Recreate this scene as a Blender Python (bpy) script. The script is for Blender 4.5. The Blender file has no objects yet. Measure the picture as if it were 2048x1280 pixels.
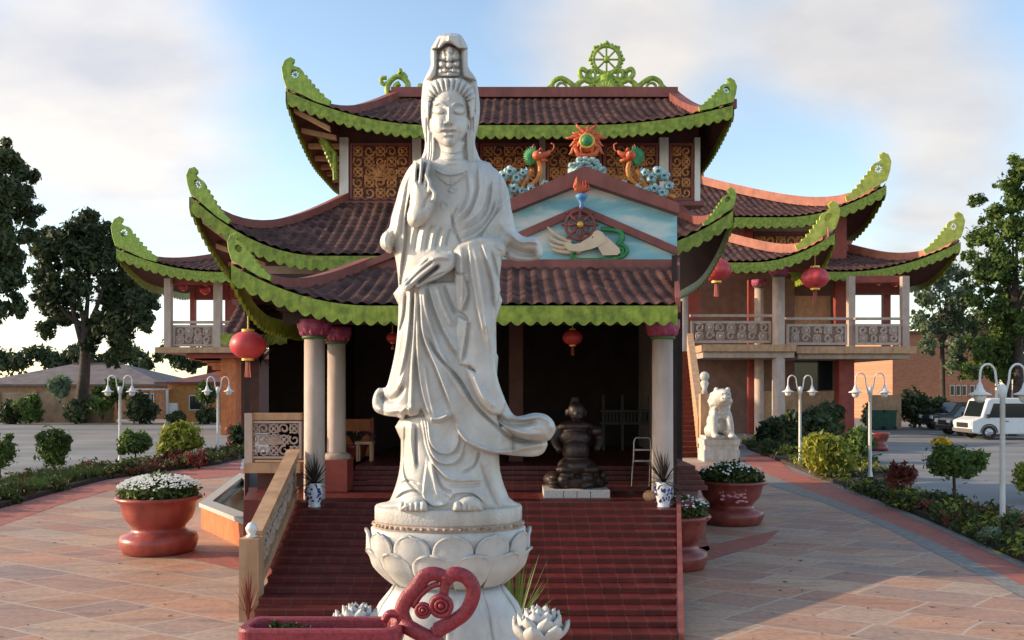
import bpy, math, random
import numpy as np
from mathutils import Vector, Matrix
random.seed(7); NR = np.random.default_rng(7)
PI = math.pi
F = 1800.; H = 2.6; CX = 1024.; HY = 777.
C = bpy.context.scene.collection
def P(px, py, Y): return Vector(((px-CX)*Y/F, Y, H+(HY-py)*Y/F))      # point seen at a photo position, Y metres away
def G(px, py, z=0.): Y = (H-z)*F/(py-HY); return Vector(((px-CX)*Y/F, Y, z))  # ground point
def XX(px, Y): return (px-CX)*Y/F
def ZZ(py, Y): return H+(HY-py)*Y/F

# ------------------------------------------------------------------ materials
def mat(name, col, rough=.6, var=.18, scale=6., bump=.0, bscale=40., metal=0., col2=None, spec=.5):
    m = bpy.data.materials.new(name); m.use_nodes = True
    nt = m.node_tree; b = nt.nodes['Principled BSDF']; L = nt.links
    b.inputs['Roughness'].default_value = rough; b.inputs['Metallic'].default_value = metal
    b.inputs['Specular IOR Level'].default_value = spec
    tc = nt.nodes.new('ShaderNodeTexCoord')
    n = nt.nodes.new('ShaderNodeTexNoise'); n.inputs['Scale'].default_value = scale; n.inputs['Detail'].default_value = 6
    L.new(tc.outputs['Object'], n.inputs['Vector'])
    r = nt.nodes.new('ShaderNodeValToRGB')
    c2 = col2 if col2 else tuple(min(1, c*(1+var)) for c in col)
    r.color_ramp.elements[0].position = .32; r.color_ramp.elements[1].position = .68
    r.color_ramp.elements[0].color = (*[c*(1-var) for c in col], 1); r.color_ramp.elements[1].color = (*c2, 1)
    L.new(n.outputs['Fac'], r.inputs['Fac']); L.new(r.outputs['Color'], b.inputs['Base Color'])
    if bump:
        n2 = nt.nodes.new('ShaderNodeTexNoise'); n2.inputs['Scale'].default_value = bscale; n2.inputs['Detail'].default_value = 5
        L.new(tc.outputs['Object'], n2.inputs['Vector'])
        bp = nt.nodes.new('ShaderNodeBump'); bp.inputs['Strength'].default_value = bump; bp.inputs['Distance'].default_value = .02
        L.new(n2.outputs['Fac'], bp.inputs['Height']); L.new(bp.outputs['Normal'], b.inputs['Normal'])
    return m
def leafmat(name, c1, c2, scale=1.3):
    m = mat(name, c1, .55, .25, scale, col2=c2, spec=.3)
    nt = m.node_tree; b = nt.nodes['Principled BSDF']
    tr = nt.nodes.new('ShaderNodeBsdfTranslucent'); mx = nt.nodes.new('ShaderNodeMixShader'); mx.inputs[0].default_value = .25
    src = b.inputs['Base Color'].links[0].from_socket
    nt.links.new(src, tr.inputs['Color']); nt.links.new(b.outputs[0], mx.inputs[1]); nt.links.new(tr.outputs[0], mx.inputs[2])
    nt.links.new(mx.outputs[0], nt.nodes['Material Output'].inputs['Surface'])
    return m
M = {}
def tilemat():
    m = mat('brown_roof_tile', (.072,.034,.030), .6, .3, 1.1, bump=.3, bscale=30, col2=(.12,.058,.048), spec=.3)
    nt = m.node_tree; L = nt.links; N = nt.nodes.new; b = nt.nodes['Principled BSDF']; src = b.inputs['Base Color'].links[0].from_socket
    mp = N('ShaderNodeMapping'); mp.inputs['Scale'].default_value = (4.9,4.8,0); L.new(nt.nodes['Texture Coordinate'].outputs['Object'], mp.inputs[0])
    fl = N('ShaderNodeVectorMath'); fl.operation = 'FLOOR'; L.new(mp.outputs[0], fl.inputs[0]); wn = N('ShaderNodeTexWhiteNoise'); L.new(fl.outputs[0], wn.inputs[0])
    r = N('ShaderNodeValToRGB'); r.color_ramp.elements[0].color = (.6,.58,.56,1); r.color_ramp.elements[1].color = (1.5,1.45,1.4,1); L.new(wn.outputs[0], r.inputs[0])
    mx = N('ShaderNodeMix'); mx.data_type = 'RGBA'; mx.blend_type = 'MULTIPLY'; mx.inputs[0].default_value = 1.; L.new(src, mx.inputs[6]); L.new(r.outputs[0], mx.inputs[7]); L.new(mx.outputs[2], b.inputs['Base Color'])
    return m
def stain(m, amt=.35, sc=(1.2,1.2,.35), dark=(.62,.56,.48)):     # weathering marks running down a surface
    nt = m.node_tree; L = nt.links; N = nt.nodes.new; b = nt.nodes['Principled BSDF']; src = b.inputs['Base Color'].links[0].from_socket
    mp = N('ShaderNodeMapping'); mp.inputs['Scale'].default_value = sc; L.new(nt.nodes['Texture Coordinate'].outputs['Object'], mp.inputs[0])
    n = N('ShaderNodeTexNoise'); n.inputs['Scale'].default_value = 4.; n.inputs['Detail'].default_value = 8; n.inputs['Roughness'].default_value = .65; L.new(mp.outputs[0], n.inputs['Vector'])
    r = N('ShaderNodeValToRGB'); r.color_ramp.elements[0].position = .40; r.color_ramp.elements[0].color = (*dark,1); r.color_ramp.elements[1].position = .56; r.color_ramp.elements[1].color = (1,1,1,1); L.new(n.outputs['Fac'], r.inputs[0])
    mx = N('ShaderNodeMix'); mx.data_type = 'RGBA'; mx.blend_type = 'MULTIPLY'; mx.inputs[0].default_value = amt; L.new(src, mx.inputs[6]); L.new(r.outputs[0], mx.inputs[7]); L.new(mx.outputs[2], b.inputs['Base Color'])
def marble():
    m = mat('white_marble', (.53,.525,.50), .42, .07, 5., bump=.12, bscale=70, col2=(.61,.605,.58))
    nt = m.node_tree; L = nt.links; b = nt.nodes['Principled BSDF']
    src = b.inputs['Base Color'].links[0].from_socket
    w = nt.nodes.new('ShaderNodeTexNoise'); w.inputs['Scale'].default_value = 1.6; w.inputs['Detail'].default_value = 8; w.inputs['Distortion'].default_value = 2.2
    tc = nt.nodes['Texture Coordinate']; L.new(tc.outputs['Object'], w.inputs['Vector'])
    r = nt.nodes.new('ShaderNodeValToRGB'); e = r.color_ramp.elements
    e[0].position = .47; e[0].color = (1,1,1,1); e[1].position = .53; e[1].color = (1,1,1,1)
    k = e.new(.5); k.color = (.91,.91,.92,1)
    L.new(w.outputs['Fac'], r.inputs['Fac'])
    mx = nt.nodes.new('ShaderNodeMix'); mx.data_type = 'RGBA'; mx.blend_type = 'MULTIPLY'; mx.inputs[0].default_value = .8
    L.new(src, mx.inputs[6]); L.new(r.outputs['Color'], mx.inputs[7]); L.new(mx.outputs[2], b.inputs['Base Color'])
    return m
M['marble'] = marble()
M['marble2'] = mat('white_stone_plinth', (.55,.54,.51), .5, .1, 9., bump=.3, bscale=60)
M['tile'] = tilemat()
M['ridge'] = mat('maroon_ridge', (.25,.075,.06), .6, .15, 2.5, bump=.15)
M['ridge2'] = mat('sunlit_maroon_ridge', (.42,.14,.09), .6, .2, 1.5, bump=.15)  # orange copy of the ridge colour, low sun painted in for the right wing
M['green'] = mat('lime_green_paint', (.20,.30,.018), .5, .30, 9., bump=.5, bscale=15, col2=(.33,.42,.04))
M['green2'] = mat('sunlit_green_paint', (.55,.58,.06), .5, .25, 3., bump=.5, bscale=6, col2=(.70,.70,.12))  # yellower copy of the green, sunlight painted in for the right wing finials
M['finial'] = mat('leaf_green_paint', (.28,.44,.05), .5, .25, 9., bump=.6, bscale=20, col2=(.40,.54,.08))
M['beige'] = mat('beige_render', (.44,.33,.26), .75, .08, 3., bump=.1)
M['column'] = mat('column_plaster', (.50,.39,.33), .7, .08, 2.5, bump=.08)
M['wingback'] = mat('pinkish_panel_back', (.26,.15,.12), .8, .2, 4.)
M['wingwall'] = mat('brown_wing_wall', (.20,.11,.08), .8, .2, 2.)
M['tan'] = mat('tan_coping', (.50,.30,.17), .7, .12, 4., bump=.15)
M['dark'] = mat('shade_dark_brown', (.03,.016,.012), .8, .3, 3.)  # dark brown in place of shade inside the hall and under the porch eave
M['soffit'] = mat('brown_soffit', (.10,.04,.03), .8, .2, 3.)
M['redwood'] = mat('red_painted_timber', (.28,.05,.035), .6, .2, 3.)
M['orangewall'] = mat('orange_render', (.55,.17,.06), .8, .15, 3., bump=.2)
M['carve'] = mat('carved_orange_timber', (.52,.22,.085), .6, .2, 8., bump=.3, col2=(.68,.34,.15))
M['carveback'] = mat('dark_red_backing', (.13,.045,.025), .8, .3, 9.)
M['maroonframe'] = mat('maroon_frame', (.24,.07,.06), .6, .15, 4.)
M['white'] = mat('white_paint', (.75,.74,.72), .4, .05, 3.)
M['lampwhite'] = mat('white_lamp_glass', (.8,.79,.76), .2, .03, 3.)
M['lantern'] = mat('red_lantern_cloth', (.50,.03,.04), .45, .12, 4., col2=(.62,.07,.08))
M['gold'] = mat('gold_paint', (.65,.42,.08), .35, .15, 6., metal=.3)
M['purple'] = mat('pink_lotus_capital', (.33,.06,.13), .6, .3, 14., bump=.5)
M['capgreen'] = mat('dark_green_ring', (.06,.13,.04), .6, .2, 8.)
M['burner'] = mat('maroon_enamel', (.27,.02,.035), .33, .2, 60., bump=.3, bscale=160, col2=(.36,.04,.055))
M['bowl'] = mat('red_glazed_bowl', (.36,.07,.052), .33, .2, 3., bump=.15, bscale=20)
M['bowldark'] = mat('dark_red_glazed_bowl', (.26,.055,.045), .33, .25, 4., bump=.15, bscale=20)
M['soil'] = mat('soil', (.05,.03,.02), .95, .4, 12., bump=.8)
M['bark'] = mat('bark', (.07,.05,.04), .9, .4, 5., bump=.8, bscale=8)
M['leafdark'] = leafmat('dark_leaves', (.035,.058,.026), (.10,.13,.055), .5)
M['steptread'] = None
M['leafmid'] = leafmat('mid_leaves', (.04,.08,.02), (.16,.24,.055), .9)
M['leafpale'] = leafmat('silver_green_leaves', (.10,.15,.08), (.26,.33,.20), .5)
M['leafyel'] = leafmat('yellow_green_leaves', (.20,.24,.03), (.42,.42,.06), 2.)
M['leafred'] = leafmat('red_leaves', (.15,.03,.025), (.30,.09,.06), 2.)
M['leafcover'] = leafmat('groundcover_leaves', (.03,.06,.015), (.11,.13,.03), 3.)
M['leafspike'] = leafmat('dark_spiky_leaves', (.025,.03,.02), (.07,.05,.04), 2.)
M['petalwhite'] = mat('white_petal', (.75,.74,.66), .5, .1, 6.)
M['petalpink'] = mat('pink_petal', (.6,.25,.28), .5, .2, 6.)
M['petalyel'] = mat('yellow_petal', (.75,.50,.05), .5, .2, 6.)
M['cloudblue'] = mat('pale_turquoise_paint', (.28,.50,.52), .5, .35, 14., bump=.6, bscale=25, col2=(.48,.66,.66))
M['flame'] = mat('flame_red_paint', (.55,.06,.025), .45, .3, 6., bump=.4, col2=(.70,.16,.04))
M['dragorange'] = mat('orange_paint', (.62,.22,.04), .5, .25, 9., bump=.4)
M['draggreen'] = mat('deep_green_paint', (.03,.22,.07), .45, .35, 10., bump=.5)
M['blue'] = mat('blue_paint', (.08,.25,.50), .5, .2, 9., bump=.3)
M['cream'] = mat('cream_paint', (.68,.52,.36), .6, .08, 6., bump=.1)
M['pool'] = mat('pool_blue_lining', (.12,.32,.42), .4, .15, 4.)
M['border'] = mat('grey_stone_border', (.23,.21,.19), .7, .25, 7., bump=.2)
M['rackgrey'] = mat('dimmed_grey_metal', (.07,.07,.07), .5, .2, 5.)  # grey metal coloured darker to stand in for dim light in the hall
M['granite'] = mat('grey_granite_coping', (.48,.45,.41), .6, .2, 40., bump=.15)
M['darkwood'] = mat('dark_carved_wood', (.028,.014,.011), .5, .4, 9., bump=.5)
M['porcelain'] = mat('white_porcelain', (.62,.65,.70), .2, .05, 4.)
M['cobalt'] = mat('cobalt_glaze', (.02,.05,.25), .25, .3, 20.)
M['glass'] = mat('dark_window_glass', (.012,.018,.02), .08, .1, 3.)
M['vehwhite'] = mat('white_car_paint', (.72,.73,.74), .25, .03, 3.)
M['vehdark'] = mat('dark_car_paint', (.02,.035,.045), .25, .1, 3.)
M['rubber'] = mat('tyre_rubber', (.02,.02,.02), .8, .2, 8.)
M['steel'] = mat('grey_metal', (.4,.4,.41), .35, .1, 8., metal=.7)
M['bingreen'] = mat('dark_green_plastic', (.015,.07,.04), .5, .2, 5.)
M['redbox'] = mat('red_plastic', (.3,.05,.04), .5, .2, 5.)
M['houseroof'] = mat('grey_brown_tiles', (.16,.13,.125), .8, .25, 1.2, bump=.6, bscale=5)
M['houseroof2'] = mat('maroon_tiles', (.16,.06,.055), .8, .25, 1.2, bump=.6, bscale=5)
M['housewall'] = mat('tan_brick_wall', (.40,.25,.15), .85, .15, 3., bump=.3)
M['housewall2'] = mat('orange_brick_wall', (.50,.24,.08), .85, .15, 3., bump=.3)
M['fence'] = mat('tan_fence', (.36,.24,.15), .85, .25, 1.5, bump=.3)
M['band'] = mat('stained_brown_band', (.30,.16,.09), .7, .5, 30., bump=.5, col2=(.62,.50,.38))

for k_, a_ in (('marble',.3),('marble2',.5),('green',.6),('finial',.55),('green2',.35),('ridge',.5),('ridge2',.4),('column',.35),('beige',.45),('tan',.5),('bowl',.6),('bowldark',.7),('white',.25),('burner',.3),('housewall',.6),('orangewall',.5),('maroonframe',.4)):
    stain(M[k_], a_, (4,4,1.) if k_ in ('green','finial') else (1.2,1.2,.35))
def uvcol_material(name, kind):
    m = bpy.data.materials.new(name); m.use_nodes = True
    nt = m.node_tree; b = nt.nodes['Principled BSDF']; L = nt.links; N = nt.nodes.new
    tc = N('ShaderNodeTexCoord')
    def math_(op, a, bb=None, v=None):
        n = N('ShaderNodeMath'); n.operation = op
        if hasattr(a, 'links'): L.new(a, n.inputs[0])
        else: n.inputs[0].default_value = a
        if bb is not None:
            if hasattr(bb, 'links'): L.new(bb, n.inputs[1])
            else: n.inputs[1].default_value = bb
        return n.outputs[0]
    def mixc(fac, a, bb, mode='MIX'):
        n = N('ShaderNodeMix'); n.data_type = 'RGBA'; n.blend_type = mode
        for s, v in ((0, fac), (6, a), (7, bb)):
            if hasattr(v, 'links'): L.new(v, n.inputs[s])
            elif s == 0: n.inputs[0].default_value = v
            else: n.inputs[s].default_value = (*v, 1)
        return n.outputs[2]
    def ramp(src, stops, interp='LINEAR'):
        r = N('ShaderNodeValToRGB'); cr = r.color_ramp; cr.interpolation = interp
        cr.elements[0].position, cr.elements[0].color = stops[0][0], (*stops[0][1], 1)
        cr.elements[1].position, cr.elements[1].color = stops[-1][0], (*stops[-1][1], 1)
        for p, c in stops[1:-1]: e = cr.elements.new(p); e.color = (*c, 1)
        L.new(src, r.inputs[0]); return r.outputs[0]
    def noise(scale, det=5, vec=None, dist=0):
        n = N('ShaderNodeTexNoise'); n.inputs['Scale'].default_value = scale; n.inputs['Detail'].default_value = det; n.inputs['Distortion'].default_value = dist
        L.new(vec if vec else tc.outputs['Object'], n.inputs['Vector']); return n.outputs[0]
    mp = N('ShaderNodeMapping'); L.new(tc.outputs['Object'], mp.inputs[0])
    sep = N('ShaderNodeSeparateXYZ')
    rough = .7; hgt = None
    if kind == 'flag':
        mp.inputs['Rotation'].default_value = (0, 0, math.radians(38))
        mp.inputs['Scale'].default_value = (.72, .95, 0)
        wv = N('ShaderNodeTexNoise'); wv.inputs['Scale'].default_value = .9; L.new(tc.outputs['Object'], wv.inputs['Vector']); wm = N('ShaderNodeVectorMath'); wm.operation = 'MULTIPLY_ADD'; L.new(wv.outputs['Color'], wm.inputs[0]); wm.inputs[1].default_value = (.13,.13,0); L.new(tc.outputs['Object'], wm.inputs[2]); L.new(wm.outputs[0], mp.inputs[0])
        br = N('ShaderNodeTexBrick'); L.new(mp.outputs[0], br.inputs['Vector'])
        br.inputs['Scale'].default_value = 1.; br.inputs['Mortar Size'].default_value = .013; br.inputs['Brick Width'].default_value = 1.05
        br.inputs['Row Height'].default_value = .62; br.offset = .37; br.squash = .55; br.squash_frequency = 3; br.inputs['Bias'].default_value = 0
        br.inputs['Color1'].default_value = (0,0,0,1); br.inputs['Color2'].default_value = (1,1,1,1); br.inputs['Mortar'].default_value = (.5,.5,.5,1)
        stone = ramp(br.outputs['Color'], [(0,(.42,.26,.19)),(.18,(.46,.33,.24)),(.36,(.36,.25,.21)),(.52,(.52,.42,.32)),(.66,(.33,.27,.25)),(.8,(.50,.30,.20)),(1,(.44,.39,.33))])
        mp2 = N('ShaderNodeMapping'); mp2.inputs['Scale'].default_value = (.35, 1.5, 1); mp2.inputs['Rotation'].default_value = (0,0,.06); L.new(tc.outputs['Object'], mp2.inputs[0])
        st = noise(2.2, 7, mp2.outputs[0], .8)
        c = mixc(.75, stone, ramp(st, [(.28,(.62,.58,.60)),(.45,(.98,.9,.84)),(.56,(1.18,1.02,.9)),(.7,(.8,.68,.62))]), 'MULTIPLY')
        big = noise(.45, 3); c = mixc(.6, c, ramp(big, [(.35,(.82,.82,.88)),(.65,(1.15,1.05,.97))]), 'MULTIPLY')
        sp = noise(14, 6); c = mixc(.55, c, ramp(sp, [(.30,(.62,.56,.52)),(.5,(.95,.93,.9)),(.70,(1.2,1.15,1.1))]), 'MULTIPLY')
        c = mixc(math_('MULTIPLY', br.outputs['Fac'], math_('MULTIPLY', noise(1.3,4), 1.7)), c, (.50,.44,.37)); c = mixc(1., c, (.96,.90,.86), 'MULTIPLY'); rough = .62; hgt = sp  # flag
    elif kind == 'brickstrip':
        mp.inputs['Rotation'].default_value = (0, 0, math.radians(45))
        br = N('ShaderNodeTexBrick'); L.new(mp.outputs[0], br.inputs['Vector']); br.inputs['Scale'].default_value = 4.
        br.inputs['Color1'].default_value = (.38,.10,.065,1); br.inputs['Color2'].default_value = (.48,.15,.095,1); br.inputs['Mortar'].default_value = (.25,.15,.12,1)
        br.inputs['Mortar Size'].default_value = .012
        c = mixc(.6, br.outputs['Color'], ramp(noise(1.1), [(.3,(.75,.75,.78)),(.7,(1.15,1.1,1.05))]), 'MULTIPLY'); hgt = br.outputs['Fac']
    elif kind == 'asphalt':
        n = noise(.25, 6); n2 = noise(90, 2)
        mp3 = N('ShaderNodeMapping'); mp3.inputs['Scale'].default_value = (.05, .5, 1); L.new(tc.outputs['Object'], mp3.inputs[0])
        c = mixc(.5, ramp(n, [(.3,(.19,.185,.18)),(.7,(.30,.29,.28))]), ramp(noise(1.2, 4, mp3.outputs[0]), [(.3,(.5,.5,.5)),(.7,(1.2,1.2,1.2))]), 'MULTIPLY')
        c = mixc(.3, c, ramp(n2, [(.3,(.6,.6,.6)),(.7,(1.2,1.2,1.2))]), 'MULTIPLY'); hgt = n2; rough = .85
    elif kind in ('steps','risers'):
        L.new(tc.outputs['Object'], sep.inputs[0])
        fx = math_('FRACT', math_('DIVIDE', math_('ADD', sep.outputs[0], math_('MULTIPLY', sep.outputs[1], .0)), .205))
        line = math_('LESS_THAN', fx, .035)
        n = noise(7, 5)
        mp3 = N('ShaderNodeMapping'); mp3.inputs['Scale'].default_value = (4.88, 4.08, 15.1); L.new(tc.outputs['Object'], mp3.inputs[0])
        wn = N('ShaderNodeTexWhiteNoise'); sn = N('ShaderNodeVectorMath'); sn.operation = 'FLOOR'; L.new(mp3.outputs[0], sn.inputs[0]); L.new(sn.outputs[0], wn.inputs[0])
        c = mixc(.55, (.115,.013,.011) if kind == 'steps' else (.125,.013,.011), ramp(wn.outputs[0], [(0,(.62,.6,.6)),(1,(1.35,1.35,1.35))]), 'MULTIPLY')  # tile red darkened in place of shade; treads lowered against skylight
        c = mixc(.7, c, ramp(n, [(.3,(.6,.58,.58)),(.7,(1.3,1.3,1.3))]), 'MULTIPLY')
        c = mixc(math_('MULTIPLY', line, math_('MULTIPLY', noise(1.7,3), .9)), c, (.26,.13,.10)); rough = .5; hgt = n
    elif kind == 'skypanel':
        mp.inputs['Scale'].default_value = (.7, 1, 2.6)
        c = ramp(noise(1.6, 6, mp.outputs[0], .4), [(.36,(.20,.47,.56)),(.48,(.28,.56,.62)),(.56,(.50,.66,.66)),(.66,(.74,.70,.64))]); rough = .5
    elif kind == 'brickwall':
        mp.inputs['Rotation'].default_value = (math.radians(90), 0, 0)
        br = N('ShaderNodeTexBrick'); L.new(mp.outputs[0], br.inputs['Vector']); br.inputs['Scale'].default_value = 2.
        br.inputs['Color1'].default_value = (.52,.17,.08,1); br.inputs['Color2'].default_value = (.60,.24,.12,1); br.inputs['Mortar'].default_value = (.45,.3,.22,1)
        c = br.outputs['Color']; hgt = br.outputs['Fac']
    elif kind == 'water':
        n = noise(3, 4); c = ramp(n, [(.3,(.03,.06,.03)),(.7,(.07,.10,.04))]); rough = .08; hgt = n
    L.new(c, b.inputs['Base Color']); b.inputs['Roughness'].default_value = rough
    if hgt is not None:
        bp = N('ShaderNodeBump'); bp.inputs['Strength'].default_value = .25; bp.inputs['Distance'].default_value = .01
        L.new(hgt, bp.inputs['Height']); L.new(bp.outputs[0], b.inputs['Normal'])
    return m
M.pop('steptread')
for k in ('flag','brickstrip','asphalt','steps','risers','skypanel','brickwall','water'): M[k] = uvcol_material('procedural_'+k, k)

# ------------------------------------------------------------------ mesh helpers
class MB:
    def __init__(s): s.v = []; s.f = []
    def add(s, vs, fs):
        n = len(s.v); s.v += [tuple(v) for v in vs]; s.f += [tuple(i+n for i in f) for f in fs]; return s
    def box(s, c, d, rz=0., taper=1.):
        hx, hy, hz = d[0]/2, d[1]/2, d[2]/2; cs, sn = math.cos(rz), math.sin(rz); vs = []
        for z in (-hz, hz):
            k = taper if z > 0 else 1.
            for x, y in ((-hx,-hy),(hx,-hy),(hx,hy),(-hx,hy)):
                x *= k; y *= k; vs.append((c[0]+x*cs-y*sn, c[1]+x*sn+y*cs, c[2]+z))
        return s.add(vs, [(3,2,1,0),(4,5,6,7),(0,1,5,4),(1,2,6,5),(2,3,7,6),(3,0,4,7)])
    def bb(s, x0, x1, y0, y1, z0, z1): return s.box(((x0+x1)/2,(y0+y1)/2,(z0+z1)/2), (abs(x1-x0),abs(y1-y0),abs(z1-z0)))
    def hexa(s, p): return s.add(p, [(3,2,1,0),(4,5,6,7),(0,1,5,4),(1,2,6,5),(2,3,7,6),(3,0,4,7)])
    def prism(s, pts, y0, y1):      # polygon in X,Z extruded along Y
        n = len(pts); vs = [(x,y0,z) for x,z in pts]+[(x,y1,z) for x,z in pts]
        a = sum(pts[i][0]*pts[(i+1)%n][1]-pts[(i+1)%n][0]*pts[i][1] for i in range(n))
        f0 = tuple(range(n)); f1 = tuple(range(2*n-1, n-1, -1)); side = [(i+n,(i+1)%n+n,(i+1)%n,i) for i in range(n)]
        if a < 0: f0 = f0[::-1]; f1 = f1[::-1]; side = [q[::-1] for q in side]
        return s.add(vs, [f0, f1]+side)
    def slab(s, pts, z0, z1):       # polygon in X,Y extruded along Z
        n = len(pts); vs = [(x,y,z0) for x,y in pts]+[(x,y,z1) for x,y in pts]
        a = sum(pts[i][0]*pts[(i+1)%n][1]-pts[(i+1)%n][0]*pts[i][1] for i in range(n))
        f0 = tuple(range(n-1,-1,-1)); f1 = tuple(range(n,2*n)); side = [(i,(i+1)%n,(i+1)%n+n,i+n) for i in range(n)]
        if a < 0: f0 = f0[::-1]; f1 = f1[::-1]; side = [q[::-1] for q in side]
        return s.add(vs, [f0, f1]+side)
    def lathe(s, prof, c=(0,0,0), n=32, sx=1., sy=1., ribs=0, ra=0.):
        vs = []; fs = []; m = len(prof)
        for r, z in prof:
            for i in range(n):
                a = 2*PI*i/n; k = 1+(ra*abs(math.sin(a*ribs/2)) if ribs else 0)
                vs.append((c[0]+r*k*sx*math.cos(a), c[1]+r*k*sy*math.sin(a), c[2]+z))
        for j in range(m-1):
            for i in range(n): fs.append((j*n+i, j*n+(i+1)%n, (j+1)*n+(i+1)%n, (j+1)*n+i))
        if prof[0][0] > 1e-4: fs.append(tuple(range(n-1,-1,-1)))
        if prof[-1][0] > 1e-4: fs.append(tuple(range((m-1)*n, m*n)))
        return s.add(vs, fs)
    def ball(s, c, r, n=14, m=8, rot=None):
        if not hasattr(r, '__len__'): r = (r,r,r)
        vs = []; fs = []
        for j in range(m+1):
            t = PI*j/m
            for i in range(n):
                a = 2*PI*i/n; q = Vector((r[0]*math.sin(t)*math.cos(a), r[1]*math.sin(t)*math.sin(a), -r[2]*math.cos(t)))
                if rot is not None: q = rot @ q
                vs.append((c[0]+q.x, c[1]+q.y, c[2]+q.z))
        for j in range(m):
            for i in range(n): fs.append((j*n+i, j*n+(i+1)%n, (j+1)*n+(i+1)%n, (j+1)*n+i))
        return s.add(vs, fs)
    def tube(s, path, r, n=8, closed=False, flat=1., up=None):
        path = [Vector(p) for p in path]; m = len(path); rs = r if hasattr(r, '__len__') else [r]*m
        vs = []; fs = []
        for i, p in enumerate(path):
            a = path[(i-1)%m] if (closed or i > 0) else p; b = path[(i+1)%m] if (closed or i < m-1) else p
            d = (b-a).normalized() if (b-a).length > 1e-9 else Vector((0,0,1))
            u = Vector(up) if up else (Vector((0,1,0)) if abs(d.y) < .9 else Vector((1,0,0)))
            x = d.cross(u).normalized(); y = x.cross(d).normalized()
            for k in range(n):
                t = 2*PI*k/n; vs.append(p + x*(rs[i]*math.cos(t)) + y*(rs[i]*flat*math.sin(t)))
        for i in range(m if closed else m-1):
            j = (i+1)%m
            for k in range(n): fs.append((i*n+k, j*n+k, j*n+(k+1)%n, i*n+(k+1)%n))
        if not closed: fs += [tuple(range(n)), tuple(range(m*n-1, (m-1)*n-1, -1))]
        return s.add(vs, fs)
    def beam(s, path, w, h, side=None):   # rectangular bar along a path; h goes up
        path = [Vector(p) for p in path]; m = len(path); vs = []; fs = []
        for i, p in enumerate(path):
            d = (path[min(i+1,m-1)]-path[max(i-1,0)]); dh = Vector((d.x,d.y,0))
            x = Vector((d.y,-d.x,0)).normalized() if dh.length > 1e-6 else Vector((1,0,0))
            if side: x = Vector(side)
            for a, b in ((-.5,0),(.5,0),(.5,1),(-.5,1)): vs.append(p + x*(a*w) + Vector((0,0,b*h)))
        for i in range(m-1):
            for k in range(4): fs.append((i*4+k, i*4+(k+1)%4, i*4+4+(k+1)%4, i*4+4+k))
        fs += [(3,2,1,0), tuple(range(m*4-4, m*4))]
        return s.add(vs, fs)
    def ring(s, c, R, r, n=20, k=6, axis='y', sz=1.):
        pts = []
        for i in range(n):
            a = 2*PI*i/n
            pts.append((c[0]+R*math.cos(a), c[1], c[2]+R*sz*math.sin(a)) if axis == 'y' else (c[0]+R*math.cos(a), c[1]+R*sz*math.sin(a), c[2]))
        return s.tube(pts, r, k, True, up=(0,1,0) if axis == 'y' else (0,0,1))
    def build(s, name, m, parent=None, smooth=False, sub=False):
        return mesh_obj(name, s.v, s.f, m, parent, smooth)
def mesh_obj(name, v, f, m, parent=None, smooth=False):
    me = bpy.data.meshes.new(name); me.from_pydata(v, [], f); me.update()
    if isinstance(m, str): m = M[m]
    me.materials.append(m)
    if smooth: me.polygons.foreach_set('use_smooth', [True]*len(me.polygons))
    o = bpy.data.objects.new(name, me); C.objects.link(o)
    if parent is not None:
        o.parent = parent
        if parent.type == 'EMPTY': o.location = -parent.location
    return o
def tag(o, label, cat, group=None, kind=None):
    o['label'] = label; o['category'] = cat
    if group: o['group'] = group
    if kind: o['kind'] = kind
    return o
def thing(name, label, cat, loc=(0,0,0), group=None):
    o = bpy.data.objects.new(name, None); C.objects.link(o); o.location = loc; o.empty_display_size = .2
    return tag(o, label, cat, group)
def struct(o, label=None):
    o['kind'] = 'structure'
    if label: o['label'] = label
    return o
def dup(root, loc, label, scale=None, rz=None):
    r = root.copy(); C.objects.link(r); r.location = loc; r['label'] = label
    if scale: r.scale = (scale,)*3
    if rz is not None: r.rotation_euler = (0,0,rz)
    for ch in list(root.children):
        c = ch.copy(); C.objects.link(c); c.parent = r
        for g in list(ch.children):
            d = g.copy(); C.objects.link(d); d.parent = c
    return r
def cat(pts, n=12):     # Catmull-Rom through points
    pts = [Vector(p) for p in pts]; out = []
    q = [pts[0]*2-pts[1]] + pts + [pts[-1]*2-pts[-2]]
    for i in range(1, len(q)-2):
        for k in range(n):
            t = k/n; a,b,c,d = q[i-1],q[i],q[i+1],q[i+2]
            out.append(.5*((2*b)+(c-a)*t+(2*a-5*b+4*c-d)*t*t+(3*b-a-3*c+d)*t**3))
    out.append(pts[-1]); return out

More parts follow.
